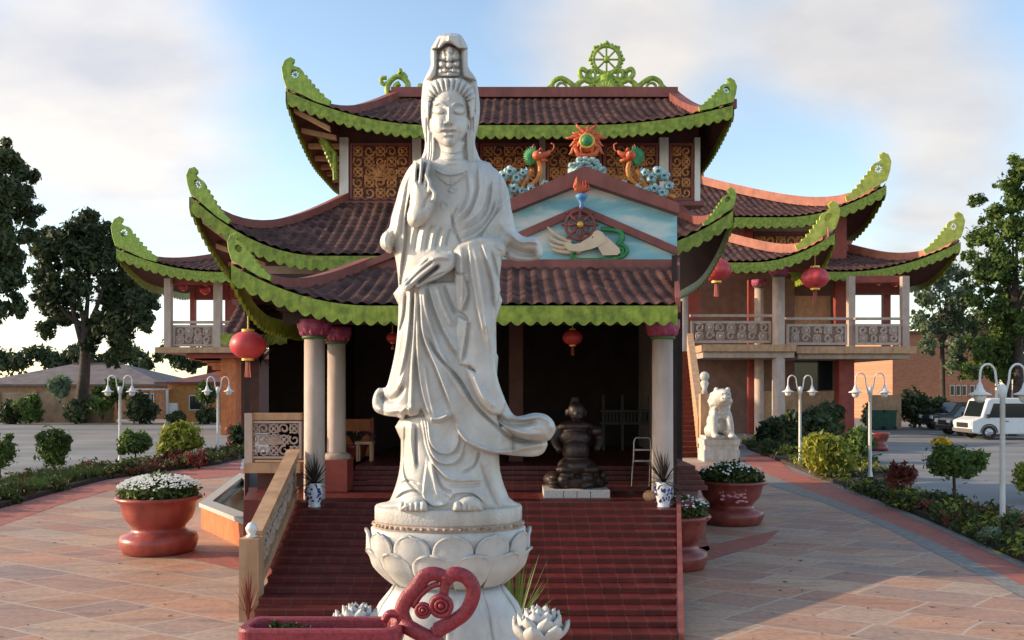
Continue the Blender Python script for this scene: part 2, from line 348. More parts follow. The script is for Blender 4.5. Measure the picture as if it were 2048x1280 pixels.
# ------------------------------------------------------------------ foliage
def leaves(blobs, n, size, mat_, name, parent=None, elong=1.6, shell=.55, flat=None, droop=0.):
    w = np.array([b[3]**2 if not hasattr(b[3],'__len__') else b[3][0]*b[3][2] for b in blobs]); w = w/w.sum()
    idx = NR.choice(len(blobs), n, p=w)
    cen = np.array([b[:3] for b in blobs])[idx]
    rad = np.array([(b[3],)*3 if not hasattr(b[3],'__len__') else b[3] for b in blobs])[idx]
    d = NR.normal(size=(n,3)); d /= np.linalg.norm(d,axis=1)[:,None]
    rr = (shell + (1-shell)*NR.random(n)) * (1+.20*NR.normal(size=n))
    rr = np.where(NR.random(n) < .2, rr*NR.random(n), rr)
    p = cen + d*rr[:,None]*rad
    nrm = d + .9*NR.normal(size=(n,3)); nrm /= np.linalg.norm(nrm,axis=1)[:,None]
    a = np.cross(nrm, NR.normal(size=(n,3))); a /= np.linalg.norm(a,axis=1)[:,None]
    if droop: a[:,2] -= droop; a /= np.linalg.norm(a,axis=1)[:,None]
    b = np.cross(nrm, a); b /= np.linalg.norm(b,axis=1)[:,None]
    s = size*(.6+.8*NR.random(n))[:,None]
    v = np.stack([p-a*s*elong*.5, p+b*s*.36+nrm*s*.08, p+a*s*elong*.5, p-b*s*.36+nrm*s*.08], 1).reshape(-1,3)
    f = np.arange(4*n).reshape(n,4)
    return mesh_obj(name, v.tolist(), f.tolist(), mat_, parent)
def crown_blobs(c, r, n, rs):    # n clumps of radius ~rs scattered over an ellipsoid
    out = []
    for i in range(n):
        d = Vector(NR.normal(size=3)); d.normalize(); k = .45+.55*random.random()
        out.append((c[0]+d.x*r[0]*k, c[1]+d.y*r[1]*k, c[2]+d.z*r[2]*k, rs*(.6+.8*random.random())))
    return out
def tree(name, label, base, trunk_top, blobs, n, size, mt, r0, category='tree', group=None, barkm='bark', **kw):
    t = thing(name, label, category, base, group)
    b = MB(); base = Vector(base); top = Vector(trunk_top)
    mid = base.lerp(top,.5)+Vector((r0*random.uniform(-1,1),0,0))
    b.tube(cat([base, mid, top],5), [r0*(1-.45*i/10) for i in range(11)], 8)
    pick = sorted(blobs, key=lambda q: -(q[3] if not hasattr(q[3],'__len__') else q[3][0]))[:9]
    for q in pick:
        e = Vector(q[:3]); s0 = base.lerp(top, random.uniform(.7,1.)); m_ = s0.lerp(e,.5)+Vector((0,0,-.08*(e-s0).length))
        b.tube(cat([s0, m_, e],4), [r0*.5*(1-.8*i/8) for i in range(9)], 6)
    b.build('trunk', barkm, t, True)
    ex = []
    for q in blobs:
        for i in range(6):
            d = Vector(NR.normal(size=3)); d.normalize(); ex.append((q[0]+d.x*q[3]*1.05, q[1]+d.y*q[3]*1.05, q[2]+d.z*q[3]*1.0, q[3]*random.uniform(.2,.42)))
    leaves([(q[0],q[1],q[2],q[3]*.85) for q in blobs]+ex, n, size, mt, 'crown', t, **kw)
    return t
def shrub(name, label, c, r, n, size, mt, group=None, category='shrub', clumps=10, **kw):
    t = thing(name, label, category, (c[0],c[1],max(0,c[2]-r[2])), group)
    b = MB()
    for i in range(5):
        a = random.random()*2*PI
        b.tube([(c[0],c[1],max(0,c[2]-r[2]-.25)),(c[0]+r[0]*.5*math.cos(a),c[1]+r[1]*.5*math.sin(a),c[2]+r[2]*.3)], [.03*r[0]+.012,.006], 5)
    b.build('stem', 'bark', t)
    bl = crown_blobs(c, (r[0]*.75,r[1]*.75,r[2]*.75), clumps, min(r)*.5)+[(c[0],c[1],c[2],min(r)*.75)]
    leaves(bl, n, size, mt, 'foliage', t, **kw)
    return t
# ------------------------------------------------------------------ swept temple roofs
def finial(mb, tip, dx, dy, S, k=1., rz=None):
    d = Vector((dx,dy,0)).normalized(); n = Vector((-d.y,d.x,0))
    out = [(0,-2),(-7,22),(-10,42),(-4,56),(7,63),(15,58),(10,50),(17,46),(27,44),(34,37),(35,29),(42,30),(42,22),(50,21),(49,13),(58,12),(57,4),(67,2),(66,-5),(77,-8),(77,-13),(92,-22),(88,-33),(60,-25),(30,-12)]
    hole = [(16+9*math.cos(a), 30+9*math.sin(a)) for a in [(-PI*.5)+2*PI*i/10 for i in range(11)]]
    poly = out[:1]+hole+out[:]      # slit from the first vertex to the hole
    w = .045*k
    def q(u, v, s): p = Vector(tip)+d*(u*S)+Vector((0,0,(v+.33*max(0,u))*S+(rz(max(0,u)*S) if rz else -.33*max(0,u)*S)))+n*(s*w); return p
    N_ = len(poly); vs = [q(u,v,-1) for u,v in poly]+[q(u,v,1) for u,v in poly]
    mb.add(vs, [tuple(range(N_)), tuple(range(2*N_-1,N_-1,-1))]+[(i+N_,(i+1)%N_+N_,(i+1)%N_,i) for i in range(N_)])
    for i in range(4):
        a = PI*i/4; mb.tube([q(16+10*math.cos(a),30+10*math.sin(a),0), q(16-10*math.cos(a),30-10*math.sin(a),0)], .9*S, 4)
    mb.tube([q(16+11*math.cos(a),30+11*math.sin(a),0) for a in [2*PI*i/14 for i in range(14)]], 2.2*S, 5, True)
    mb.tube([q(-1,0,0),q(-8,22,0),q(-11,42,0),q(-5,57,0),q(6,64,0),q(14,60,0),q(12,53,0)], [2.5*S]*7, 5)
class Roof: pass
def roof(T, x0, x1, y0, y1, ze, zt, ixl, ixr, iyf, iyb, lift=(0,0), Rx=2., Ry=2., tw=.2, row=.22, m='tile', capm='ridge', cw=.2, ch=.2,
         vh=.215, vp=.18, vm='green', fs=0, fsr=0, fm='finial', sides='FLR', cap_tips=(1,1), out=0., p=2., name='roof', conc=.28):
    def z(x, y):
        a = [ (y-y0)/iyf, (y1-y)/iyb ]
        if ixl > .05: a.append((x-x0)/ixl)
        if ixr > .05: a.append((x1-x)/ixr)
        a = max(0., min(1., min(a)))
        r = max(0., 1-(y-y0)/Ry); rb = max(0., 1-(y1-y)/Ry); r = max(r, rb)
        L = lift[0]*(max(0.,1-(x-x0)/Rx)*r)**p + lift[1]*(max(0.,1-(x1-x)/Rx)*r)**p
        return ze+(zt-ze)*((1-conc)*a+conc*a*a)+L
    mb = MB(); und = MB()
    def patch(b0, b1, depth, il, ir, mp, flip):
        nc = max(2, int((b1-b0+max(0,-ir))/tw*6)); nr = max(3, int(depth*1.12/row*5))
        cols = []; e1 = b1+max(0,-ir)
        for i in range(nc+1):
            X = b0+(e1-b0)*i/nc; t1 = 1.; t0 = 0.
            if il > .05: t1 = min(t1, (X-b0)/il)
            if ir > .05: t1 = min(t1, (b1-X)/ir)
            if ir < 0 and X > b1: t0 = (X-b1)/(-ir)
            col = []; tp = .5+.5*math.cos(2*PI*X/tw); tp = tp**.8
            for j in range(nr+1):
                t = min(max(j/nr, t0), max(t1,t0)); q = t*depth; x, y = mp(X, q)
                fr = (q*1.12/row) % 1.
                col.append((x, y, z(x,y)+tw*.2*tp+row*.24*(1-fr)))
            cols.append(col)
        n0 = len(mb.v); 
        for c in cols: mb.v += c
        K = nr+1
        for i in range(nc):
            for j in range(nr):
                f = (n0+i*K+j, n0+(i+1)*K+j, n0+(i+1)*K+j+1, n0+i*K+j+1); mb.f.append(f if not flip else f[::-1])
        s = max(1, nc//40); n1 = len(und.v); idx = list(range(0, nc+1, s)); 
        if idx[-1] != nc: idx.append(nc)
        js = [0, nr//4, nr//2, nr]
        for i in idx:
            for j in js: c = cols[i][j]; und.v.append((c[0], c[1], z(c[0],c[1])-.10))
        for a in range(len(idx)-1):
            for b in range(3):
                f = (n1+a*4+b, n1+a*4+b+1, n1+(a+1)*4+b+1, n1+(a+1)*4+b); und.f.append(f if not flip else f[::-1])
    patch(x0, x1, iyf, ixl, ixr, lambda X,q: (X, y0+q), False)
    if 'L' in sides and ixl > .05: patch(y0, y1, ixl, iyf, iyb, lambda Y,q: (x0+q, Y), True)
    if 'R' in sides and ixr > .05: patch(y0, y1, ixr, iyf, iyb, lambda Y,q: (x1-q, Y), False)
    if 'B' in sides: patch(x0, x1, iyb, ixl, ixr, lambda X,q: (X, y1-q), True)
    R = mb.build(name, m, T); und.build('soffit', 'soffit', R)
    class CP_:
        def beam(s, *a): MB().beam(*a).build('ridge_cap', capm, R)
    cp = CP_()
    def hp(cx, cy, ex, ey): return [ (cx+(ex-cx)*t, cy+(ey-cy)*t, z(cx+(ex-cx)*t, cy+(ey-cy)*t)+.02) for t in [.035+.965*i/16 for i in range(17)] ]
    xl, xr, yf, yb = x0+ixl, x1-ixr, y0+iyf, y1-iyb
    if ixl > .05: cp.beam(hp(x0,y0,xl,yf), cw, ch)
    if ixr > .05: cp.beam(hp(x1,y0,xr,yf), cw, ch)
    if 'B' in sides:
        if ixl > .05: cp.beam(hp(x0,y1,xl,yb), cw, ch)
        if ixr > .05: cp.beam(hp(x1,y1,xr,yb), cw, ch)
    if yb-yf < .3: cp.beam([(xl-.1,yf,zt+.02),(xr+.1,yf,zt+.02)], cw*1.2, ch*1.25)
    va = MB()
    def val(path_fn, L, nrm):
        n = max(2, int(L/(vp/6)));
        for i in range(n+1):
            t = i/n; x, y, zz = path_fn(t); b = vh*(.72+.28*abs(math.sin(PI*t*L/vp)))
            for (o, dz) in ((-.03,.03),(-.03,-b),(.02,-b),(.02,.03)): va.v.append((x+nrm[0]*(-o), y+nrm[1]*(-o), zz+dz))
        k = len(va.v)-(n+1)*4
        for i in range(n):
            for s in range(4): va.f.append((k+i*4+s, k+i*4+(s+1)%4, k+i*4+4+(s+1)%4, k+i*4+4+s))
    xe = x1
    val(lambda t: (x0+(xe-x0)*t, y0, z(x0+(xe-x0)*t, y0)), x1-x0, (0,-1))
    if ixl > .05: val(lambda t: (x0, y0+(y1-y0)*t, z(x0, y0+(y1-y0)*t)), y1-y0, (-1,0))
    if ixr > .05: val(lambda t: (x1, y0+(y1-y0)*t, z(x1, y0+(y1-y0)*t)), y1-y0, (1,0))
    if 'B' in sides: val(lambda t: (x0+(xe-x0)*t, y1, z(x0+(xe-x0)*t, y1)), x1-x0, (0,1))
    va.build('fringe', vm, R)
    if fs:
        for k, (cx, s, ix) in enumerate(((x0,1,ixl),(x1,-1,ixr))):
            if not cap_tips[k] or ix <= .05: continue
            f = MB(); z0_ = z(cx,y0); finial(f, (cx, y0+.05, z0_+ch*.62), s, 0, fs*(1 if k == 0 or not fsr else fsr), 1.+fs*20, lambda u: z(cx+s*u,y0)-z0_); f.build('finial', fm, R)
    R0 = Roof(); R0.z = z; R0.o = R; return R0

def scrolls(mb, fr, w, h, cell, r, seed=1):     # openwork of rings and curls; fr maps (u,v) in metres to a world point
    rnd = random.Random(seed); nx = max(1, round(w/cell)); ny = max(1, round(h/cell)); cx, cy = w/nx, h/ny
    for i in range(nx):
        for j in range(ny):
            u, v = (i+.5)*cx, (j+.5)*cy; R_ = min(cx,cy)*.42
            if (i+j) % 2 == 0:
                mb.tube([fr(u+R_*math.cos(a), v+R_*math.sin(a)) for a in [2*PI*k/9 for k in range(9)]], r, 4, True)
                mb.ball(fr(u,v), r*2.0, 6, 4)
                for k in range(4):
                    a = PI/4+PI/2*k; mb.tube([fr(u,v), fr(u+R_*1.5*math.cos(a), v+R_*1.5*math.sin(a))], r*.8, 4)
            else:
                a0 = rnd.random()*2*PI; s = rnd.choice((-1,1))
                mb.tube([fr(u+R_*(1.25-.9*k/9)*math.cos(a0+s*k*.75), v+R_*(1.25-.9*k/9)*math.sin(a0+s*k*.75)) for k in range(10)], [r*(1.2-.06*k) for k in range(10)], 4)
                mb.tube([fr(u+R_*(.9-.5*k/6)*math.cos(a0+2.6+s*k*.6), v+R_*(.9-.5*k/6)*math.sin(a0+2.6+s*k*.6)) for k in range(7)], r*.8, 4)
def lotus_motif(mb, fr, u, v, R_, r):
    for k in range(7):
        a = PI*(k/6); e = (u+R_*1.25*math.cos(a), v-.2*R_+R_*math.sin(a)); b = a+.28; c = a-.28
        mb.tube([fr(u,v-.3*R_), fr(u+R_*.75*math.cos(b), v-.2*R_+R_*.62*math.sin(b)), fr(*e), fr(u+R_*.75*math.cos(c), v-.2*R_+R_*.62*math.sin(c)), fr(u,v-.3*R_)], r*1.1, 4)
    mb.tube([fr(u-R_*1.3,v-.35*R_), fr(u,v-.62*R_), fr(u+R_*1.3,v-.35*R_)], r*1.3, 4)
def carved_panel(T, x0, x1, z0, z1, y, cell=.26, r=.022, mt='carve', fm='maroonframe', back='carveback', lot=True, fw=.06):
    fr_ = MB(); fr_.bb(x0,x1,y-.05,y+.04,z0,z0+fw).bb(x0,x1,y-.05,y+.04,z1-fw,z1).bb(x0,x0+fw,y-.05,y+.04,z0+fw,z1-fw).bb(x1-fw,x1,y-.05,y+.04,z0+fw,z1-fw)
    f = fr_.build('carved_panel', fm, T)
    if back: MB().bb(x0+fw,x1-fw,y+.02,y+.035,z0+fw,z1-fw).build('backing', back, f)
    s = MB(); w, h = x1-x0-2*fw, z1-z0-2*fw
    g = lambda u, v: Vector((x0+fw+u, y-.012, z0+fw+v))
    scrolls(s, g, w, h, cell, r, int(x0*77) % 997)
    if lot: lotus_motif(s, g, w/2, h/2, h*.24, r)
    s.build('carving', mt, f); return f
def column(T, x, y, z0, z1, r, m='column', cap=True, base=False, name='column', n=28):
    b = MB(); ch = r*1.6 if cap else 0
    b.lathe([(r*1.02,z0),(r*1.02,z0+.02),(r,z0+.3),(r*.96,z1-ch)], (x,y,0), n)
    c = b.build(name, m, T, True)
    if cap:
        g = MB(); g.lathe([(r*1.12,z1-ch-r*.22),(r*1.22,z1-ch-r*.1),(r*1.12,z1-ch+.01)], (x,y,0), n); g.build('ring', 'capgreen', c, True)
        k = MB(); k.lathe([(r*1.0,z1-ch),(r*1.35,z1-ch+r*.5),(r*1.5,z1-ch+r*.9),(r*1.5,z1)], (x,y,0), 32, ribs=8, ra=.1)
        for i in range(8):
            a = 2*PI*i/8; k.ball((x+r*1.2*math.cos(a), y+r*1.2*math.sin(a), z1-ch+r*.6), (r*.30,r*.30,r*.55), 8, 6)
        k.build('capital', 'purple', c, True)
    if base:
        g = MB(); g.lathe([(r*1.45,z0-r*.8),(r*1.5,z0-r*.3),(r*1.3,z0-r*.12),(r*1.1,z0)], (x,y,0), n, ribs=12, ra=.05); g.build('base', 'beige', c, True)
    return c

# ------------------------------------------------------------------ central temple
TA = thing('temple', 'temple with brown tiled tiers, lime green fringes and blue gabled porch behind the white statue', 'temple', (0,14,0))
# lower porch roof, gable, upper roofs
porch = roof(TA, -3.80, 2.24, 12.2, 18, 3.69, 4.60, 1.39, -.5, 2.8, .5, lift=(.56,0), Rx=1.9, Ry=2.0, tw=.185, row=.195, cw=.22, ch=.16, vh=.24, vp=.18, fs=.0058, sides='F', name='porch_roof')
mid = roof(TA, -6.14, 4.22, 17.2, 26, 5.10, 6.86, 2.34, .75, 3.3, 3.3, lift=(1.13,.86), Rx=2.5, Ry=3.6, tw=.215, row=.24, cw=.25, ch=.17, vh=.26, vp=.2, fs=.0082, fsr=.75, sides='FLR', name='middle_roof')
top = roof(TA, -4.75, 4.66, 19.0, 27., 8.12, 9.98, 1.78, .55, 4.0, 4.0, lift=(.72,.42), Rx=3.1, Ry=3.2, tw=.205, row=.235, cw=.3, ch=.2, vh=.26, vp=.2, fs=.0100, fsr=.78, sides='FLRB', name='upper_roof')
# rafters under the left overhang
for i in range(11):
    y = 19.35+i*.68; MB().beam([(-4.68,y,top.z(-4.68,y)-.2),(-3.9,y,8.0 if y > 21 else 8.12)], .12, .10).build('rafter', 'tan', TA)
for i in range(9):
    y = 17.5+i*.8; MB().beam([(-6.0,y,mid.z(-6.0,y)-.22),(-5.0,y,5.05)], .13, .1).build('rafter', 'tan', TA)
# upper storey walls
z0, z1 = 6.84, 8.4; Yw = 20.5
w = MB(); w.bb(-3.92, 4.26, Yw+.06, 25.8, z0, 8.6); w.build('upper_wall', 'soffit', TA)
e = MB(); e.bb(-4.06, 4.34, Yw-.16, Yw+.3, z0-.1, z0); e.bb(-4.06,-3.92,Yw+.3,25.8,z0-.1,z0); e.build('ledge', 'maroonframe', TA)
pw = [(680,698),(825,843),(1078,1091),(1318,1336),(1388,1399)]
for a, b in pw:
    MB().bb(XX(a,Yw),XX(b,Yw),Yw-.08,Yw+.06,z0,8.3).build('pillar', 'white' if a != 1078 else 'beige', TA)
for i, (a, b) in enumerate([(700,823),(845,957),(960,1076),(1093,1203),(1206,1316),(1338,1387)]):
    carved_panel(TA, XX(a,Yw), XX(b,Yw), z0+.03, 8.18, Yw, .235, .024, lot=b-a > 60)
br = MB()
for s in (-1,):
    for i in range(9): br.ball((-4.02-.03*i, 20.3, 7.55+.09*i), (.05+.012*i,.05,.07), 6, 5)
    br.tube([(-3.98,20.3,7.3),(-4.0,20.3,7.9),(-4.3,20.2,8.3)], .06, 6)
br.build('bracket', 'green', TA)
# ridge ornaments
orn = MB(); S = 23/F*1.2
def o_(px, py): return P(1213+(px-1213)*1.12, 195+(py-195)*1.04, 23.)
for (u, v, R_) in [(1213,122,26)]:
    orn.ring(o_(u,v), R_*S*.86, 3.2*S, 28, 6)
    for k in range(8):
        a = PI*k/4; c = o_(u,v); orn.tube([c, c+Vector((math.cos(a)*R_*S*.86,0,math.sin(a)*R_*S*.86))], 1.7*S, 5)
        a += PI/8*0; orn.ball(c+Vector((math.cos(a)*R_*S*1.08,0,math.sin(a)*R_*S*1.08)), 3.4*S, 7, 5)
    orn.ball(o_(u,v), 6*S, 8, 6)
    for k in range(26):
        a = 2*PI*k/26; orn.ball(o_(u,v)+Vector((math.cos(a)*R_*S,0,math.sin(a)*R_*S)), 3.1*S, 6, 4)
for sx in (-1, 1):
    def q(dx, y): return o_(1213+sx*dx, y)
    for path, r in [([(0,150),(14,158),(26,166),(40,160),(48,150),(44,140),(34,146)],3.2), ([(40,160),(52,170),(60,182),(66,192)],3.5), ([(56,176),(66,166),(80,158),(92,162),(98,172),(92,182)],3.4),
                    ([(98,172),(108,180),(120,186),(128,190)],3.2), ([(0,190),(10,182),(22,180),(34,186),(44,192)],3.5), ([(22,168),(30,176),(42,178),(50,186)],3),([(64,190),(76,184),(88,186),(98,192)],3),
                    ([(8,150),(20,140),(30,150),(26,160)],2.6)]:
        orn.tube(cat([q(*a) for a in path],4), r*S*1.3, 6)
    for dx, y, R_ in ((16,170,9),(38,172,9),(28,152,8),(54,182,6),(80,176,8),(8,184,6)): orn.ring(q(dx,y), R_*S, 2.5*S, 14, 5)
for i in range(9):
    a = PI*i/8; orn.tube([o_(1213,186), o_(1213+16*math.cos(a),178-12*math.sin(a)), o_(1213+24*math.cos(a+.1),176-26*math.sin(a))], [4.5*S,6*S,1.2*S], 6)
orn.bb(o_(1202,0).x, o_(1224,0).x, 22.94, 23.06, ZZ(192,23), ZZ(150,23)); orn.ball(o_(1213,90), 4*S, 7, 5)
orn.build('ridge_ornament', 'finial', TA, True)
orn = MB()
for path, r in [([(800,203),(782,196),(777,180),(782,165),(795,155),(808,160),(815,172),(808,186),(796,184),(792,174),(800,168)],4.0), ([(800,203),(814,200),(826,190),(836,180),(838,170)],4.0), ([(795,157),(801,148),(800,141)],3.0),
                ([(782,165),(772,170),(766,165),(768,158),(776,158)],3.0), ([(797,152),(806,150),(812,158)],3), ([(826,190),(838,192),(846,186)],3.)]:
    orn.tube(cat([P(803+(a-803)*1.1,200+(b-200)*1.05,23) for a, b in path],4), r*1.45*23/F, 6)
orn.build('ridge_ornament', 'finial', TA, True)
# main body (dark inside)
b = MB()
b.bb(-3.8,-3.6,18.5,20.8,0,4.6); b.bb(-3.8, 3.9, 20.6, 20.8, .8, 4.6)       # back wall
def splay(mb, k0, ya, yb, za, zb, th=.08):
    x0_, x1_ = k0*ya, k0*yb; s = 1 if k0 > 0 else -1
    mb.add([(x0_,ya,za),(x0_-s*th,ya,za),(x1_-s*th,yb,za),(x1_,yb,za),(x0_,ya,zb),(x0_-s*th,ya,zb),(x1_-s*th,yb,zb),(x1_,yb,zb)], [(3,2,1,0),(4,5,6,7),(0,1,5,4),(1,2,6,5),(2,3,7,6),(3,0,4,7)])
splay(b, .1833, 13.5, 20.6, 0, 4.6); splay(b, -.297, 14.7, 18.5, 0, 4.5)  # edge-on side walls added to block the sun and keep the hall dark
b.build('hall_and_sunblock_wall', 'dark', TA)
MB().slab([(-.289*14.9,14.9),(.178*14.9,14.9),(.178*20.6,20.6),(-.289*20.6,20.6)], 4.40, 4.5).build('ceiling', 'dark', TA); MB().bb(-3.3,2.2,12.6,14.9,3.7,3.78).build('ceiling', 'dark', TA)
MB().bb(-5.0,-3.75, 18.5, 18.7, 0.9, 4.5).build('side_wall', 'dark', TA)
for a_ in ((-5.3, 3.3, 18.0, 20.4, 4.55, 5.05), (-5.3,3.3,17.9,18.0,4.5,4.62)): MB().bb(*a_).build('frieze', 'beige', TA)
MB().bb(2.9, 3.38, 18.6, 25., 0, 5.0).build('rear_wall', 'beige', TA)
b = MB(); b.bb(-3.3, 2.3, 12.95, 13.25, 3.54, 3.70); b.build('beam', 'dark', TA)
# gabled pediment
Yp = 15.0
def pz(px, py): q = P(px,py,Yp); return (q.x, q.z)
ap = pz(1168,338); rt = pz(1354,400+12); lf = pz(715,536)
ap2 = pz(1168,370); rt2 = pz(1354,432); lf2 = pz(760,532)
RX = XX(1354,Yp)
bar = MB()
bar.hexa([Vector((ap2[0],Yp-.22,ap2[1])),Vector((RX,Yp-.22,rt2[1])),Vector((RX,Yp+.05,rt2[1])),Vector((ap2[0],Yp+.05,ap2[1])),
          Vector((ap[0],Yp-.22,ap[1])),Vector((RX,Yp-.22,rt[1])),Vector((RX,Yp+.05,rt[1])),Vector((ap[0],Yp+.05,ap[1]))])
bar.hexa([Vector((lf2[0]-.3,Yp-.22,lf2[1]-.1)),Vector((ap2[0],Yp-.22,ap2[1])),Vector((ap2[0],Yp+.05,ap2[1])),Vector((lf2[0]-.3,Yp+.05,lf2[1]-.1)),
          Vector((lf[0],Yp-.22,lf[1])),Vector((ap[0],Yp-.22,ap[1])),Vector((ap[0],Yp+.05,ap[1])),Vector((lf[0],Yp+.05,lf[1]))])
G_ = bar.build('gable_barge', 'ridge', TA)
gp = MB(); gp.prism([lf2, ap2, rt2, (RX, ZZ(523,Yp)), (lf2[0], ZZ(536,Yp))], Yp, Yp+.04); gp.build('gable_panel', 'skypanel', TA)
ib = MB()
for (a, c) in (((1160,412),(1354,496)), ((1160,412),(930,512))):
    p0, p1 = pz(*a), pz(*c); dz = 16*Yp/F
    ib.prism([(p0[0],p0[1]),(p1[0],p1[1]),(p1[0],p1[1]-dz),(p0[0],p0[1]-dz)] , Yp-.09, Yp-.002)
ib.build('inner_barge', 'ridge', TA)
MB().bb(-2.35, RX, Yp-.14, Yp+.02, ZZ(542,Yp), ZZ(521,Yp)).build('gable_sill', 'ridge', TA)
gr = MB()
for (a, c) in ((lf,ap),(ap,rt)):
    gr.add([(a[0],Yp+.05,a[1]-.06),(c[0],Yp+.05,c[1]-.06),(c[0],19.9,c[1]-.06),(a[0],19.9,a[1]-.06)], [(0,1,2,3)])
gr.build('gable_roof', 'tile', TA)
MB().bb(RX-.06, RX-.01, Yp+.05, 18.0, ZZ(523,Yp), rt[1]-.08).build('gable_side', 'beige', TA)
# porch columns, floors
cols = [(629,13.1,.152,1.0,True),(1325,13.1,.155,1.0,True)]
for px, y, r, zb, base in cols: column(TA, XX(px,y), y, .99, ZZ(640,y), r)
column(TA, XX(673,14.2), 14.2, ZZ(905,14.2), ZZ(655,14.2), .145, base=True)
MB().bb(XX(648,14.2),XX(700,14.2),13.95,14.5,1.0,ZZ(918,14.2)).build('pier', 'redwood', TA)
MB().bb(XX(1018,16.3),XX(1046,16.3),16.2,16.4,1.2,4.4).build('inner_pillar', 'soffit', TA)
# hall floor upper flight
fl = MB()
for i in range(5): fl.bb(-2.65, 3.1, 14.25+.24*i, 15.5+ (5.1 if i == 4 else 0), .99+.06*i, 1.05+.06*i)
fl.build('upper_flight', 'steps', TA)
MB().beam([(2.25,12.2,porch.z(2.2,12.2)-.06),(2.49,13.6,porch.z(2.2,13.6)-.04),(2.76,15.0,porch.z(2.2,15.0)-.02)], .07, .20).build('verge_board', 'ridge', TA)
# balcony left of the stair
bl = MB(); Yb = 14.2; xl, xr = XX(491,Yb), XX(603,Yb)
bl.bb(xl, xr, Yb-.02, Yb+.1, ZZ(840,Yb), ZZ(826,Yb)); B_ = bl.build('balustrade', 'tan', TA)
carved_panel(TA, xl, xr, ZZ(917,Yb), ZZ(842,Yb), Yb+.03, .15, .016, 'column', 'column', None, True, .035)
MB().bb(xl, xr, Yb-.1, 16., ZZ(945,Yb), ZZ(925,Yb)).build('balcony_slab', 'tan', TA)
MB().bb(xl+.1, xr, Yb+.3, Yb+.5, 0, ZZ(945,Yb)).build('balcony_wall', 'soffit', TA)
MB().bb(xl, xl+.12, Yb-.06, Yb+.1, ZZ(925,Yb), ZZ(826,Yb)).build('balustrade_post', 'column', TA)
# small side porch roof seen under the left corner
roof(TA, -5.05, -3.9, 15.6, 17., ZZ(672,15.6), ZZ(612,16.6), 0, 0, 1.0, .4, tw=.2, row=.2, vh=.16, vp=.16, sides='F', name='side_roof', cw=.1, ch=.08)
# lit orange wall seen beside the inner column
MB().bb(XX(692,17.5),XX(742,17.5),17.45,17.55,1.29,ZZ(838,17.5)).build('orange_screen', 'orangewall', TA)
MB().bb(XX(742,17.4),XX(748,17.4),17.35,17.5,1.29,ZZ(836,17.4)).build('door_frame', 'redwood', TA)

# front staircase
ST = thing('staircase', 'broad flight of dark red tiled steps rising behind the statue to the porch', 'stairs', (-.3,11,0))
def xl_(y): return -2.76+(-3.055+2.76)*(y-9.3)/3.7
def xr_(y): return 1.705+(2.36-1.705)*(y-9.3)/3.7
st = MB(); ri = MB(); run = .2449; rise = .0662
for i in range(-1, 15):
    y = 9.3+run*i; zt = rise*(i+1)
    if zt <= 0: continue
    e = 13.0 if i < 14 else 14.3
    ri.slab([(xl_(y),y),(xr_(y),y),(xr_(min(e,13)),e),(xl_(min(e,13)),e)], zt-rise, zt-.018)
    st.slab([(xl_(y),y-.03),(xr_(y),y-.03),(xr_(y+run),y+run+.02),(xl_(y+run),y+run+.02)], zt-.018, zt)
st.slab([(xl_(13),12.75),(xr_(13)+.2,12.75),(xr_(13)+.6,14.3),(xl_(13),14.3)], .9, .993-.004)
st.build('treads', 'steps', ST); ri.build('risers', 'risers', ST)
ck = [Vector((xr_(y)+.045, y, (y-9.3)/run*rise-.04)) for y in (9.3,11.,13.)]
MB().beam(ck, .06, .12).build('stair_string', 'maroonframe', ST)
# carved side balustrade on the left
def side(y, k): return Vector((xl_(y)-k, y, 0))
sb = MB(); N_ = 12
def slope(y): return max(0, (y-9.3)/run*rise)
pth = lambda dz, k: [Vector((xl_(y)-k, y, slope(y)+dz)) for y in [10.25+(13.0-10.25)*i/N_ for i in range(N_+1)]]
MBx = MB().beam(pth(.05,.10), .14, .13); B0 = MBx.build('stair_balustrade', 'tan', ST)
MB().beam(pth(.62,.10), .18, .10).build('handrail', 'tan', B0)
pn = MB()
pp = pth(.18,.10)
for i in range(N_):
    a, c = pp[i], pp[i+1]; u = Vector((0,0,.44)); n = Vector((.015,0,0))
    pn.hexa([a-n, a+n, c+n, c-n, a-n+u, a+n+u, c+n+u, c-n+u])
pn.build('panel', 'beige', B0)
sc = MB(); a, c = pp[0], pp[-1]; Ld = (c-a).length; dd = (c-a)/Ld
scrolls(sc, lambda u,v: a+dd*u+Vector((.03,0,v)), Ld, .44, .22, .018, 5); sc.build('carving', 'beige', B0)
q0 = pth(0,.10)[0]
MB().box((q0.x,q0.y-.1,.46),(.22,.22,.92)).build('newel', 'tan', B0)
MB().lathe([(.05,0),(.065,.02),(.035,.035),(.065,.08),(.07,.11),(.04,.16),(.0,.18)], (q0.x,q0.y-.1,.92), 14).build('newel_cap', 'white', B0, True)
# foundations at the right end of the porch
MB().slab([(-3.9,13.06),(2.39,13.06),(2.62,14.3),(3.1,17),(3.7,20.5),(-5.4,20.5),(-5.0,16.8),(-4.2,14.4)], 0, .985).build('plinth', 'risers', TA)

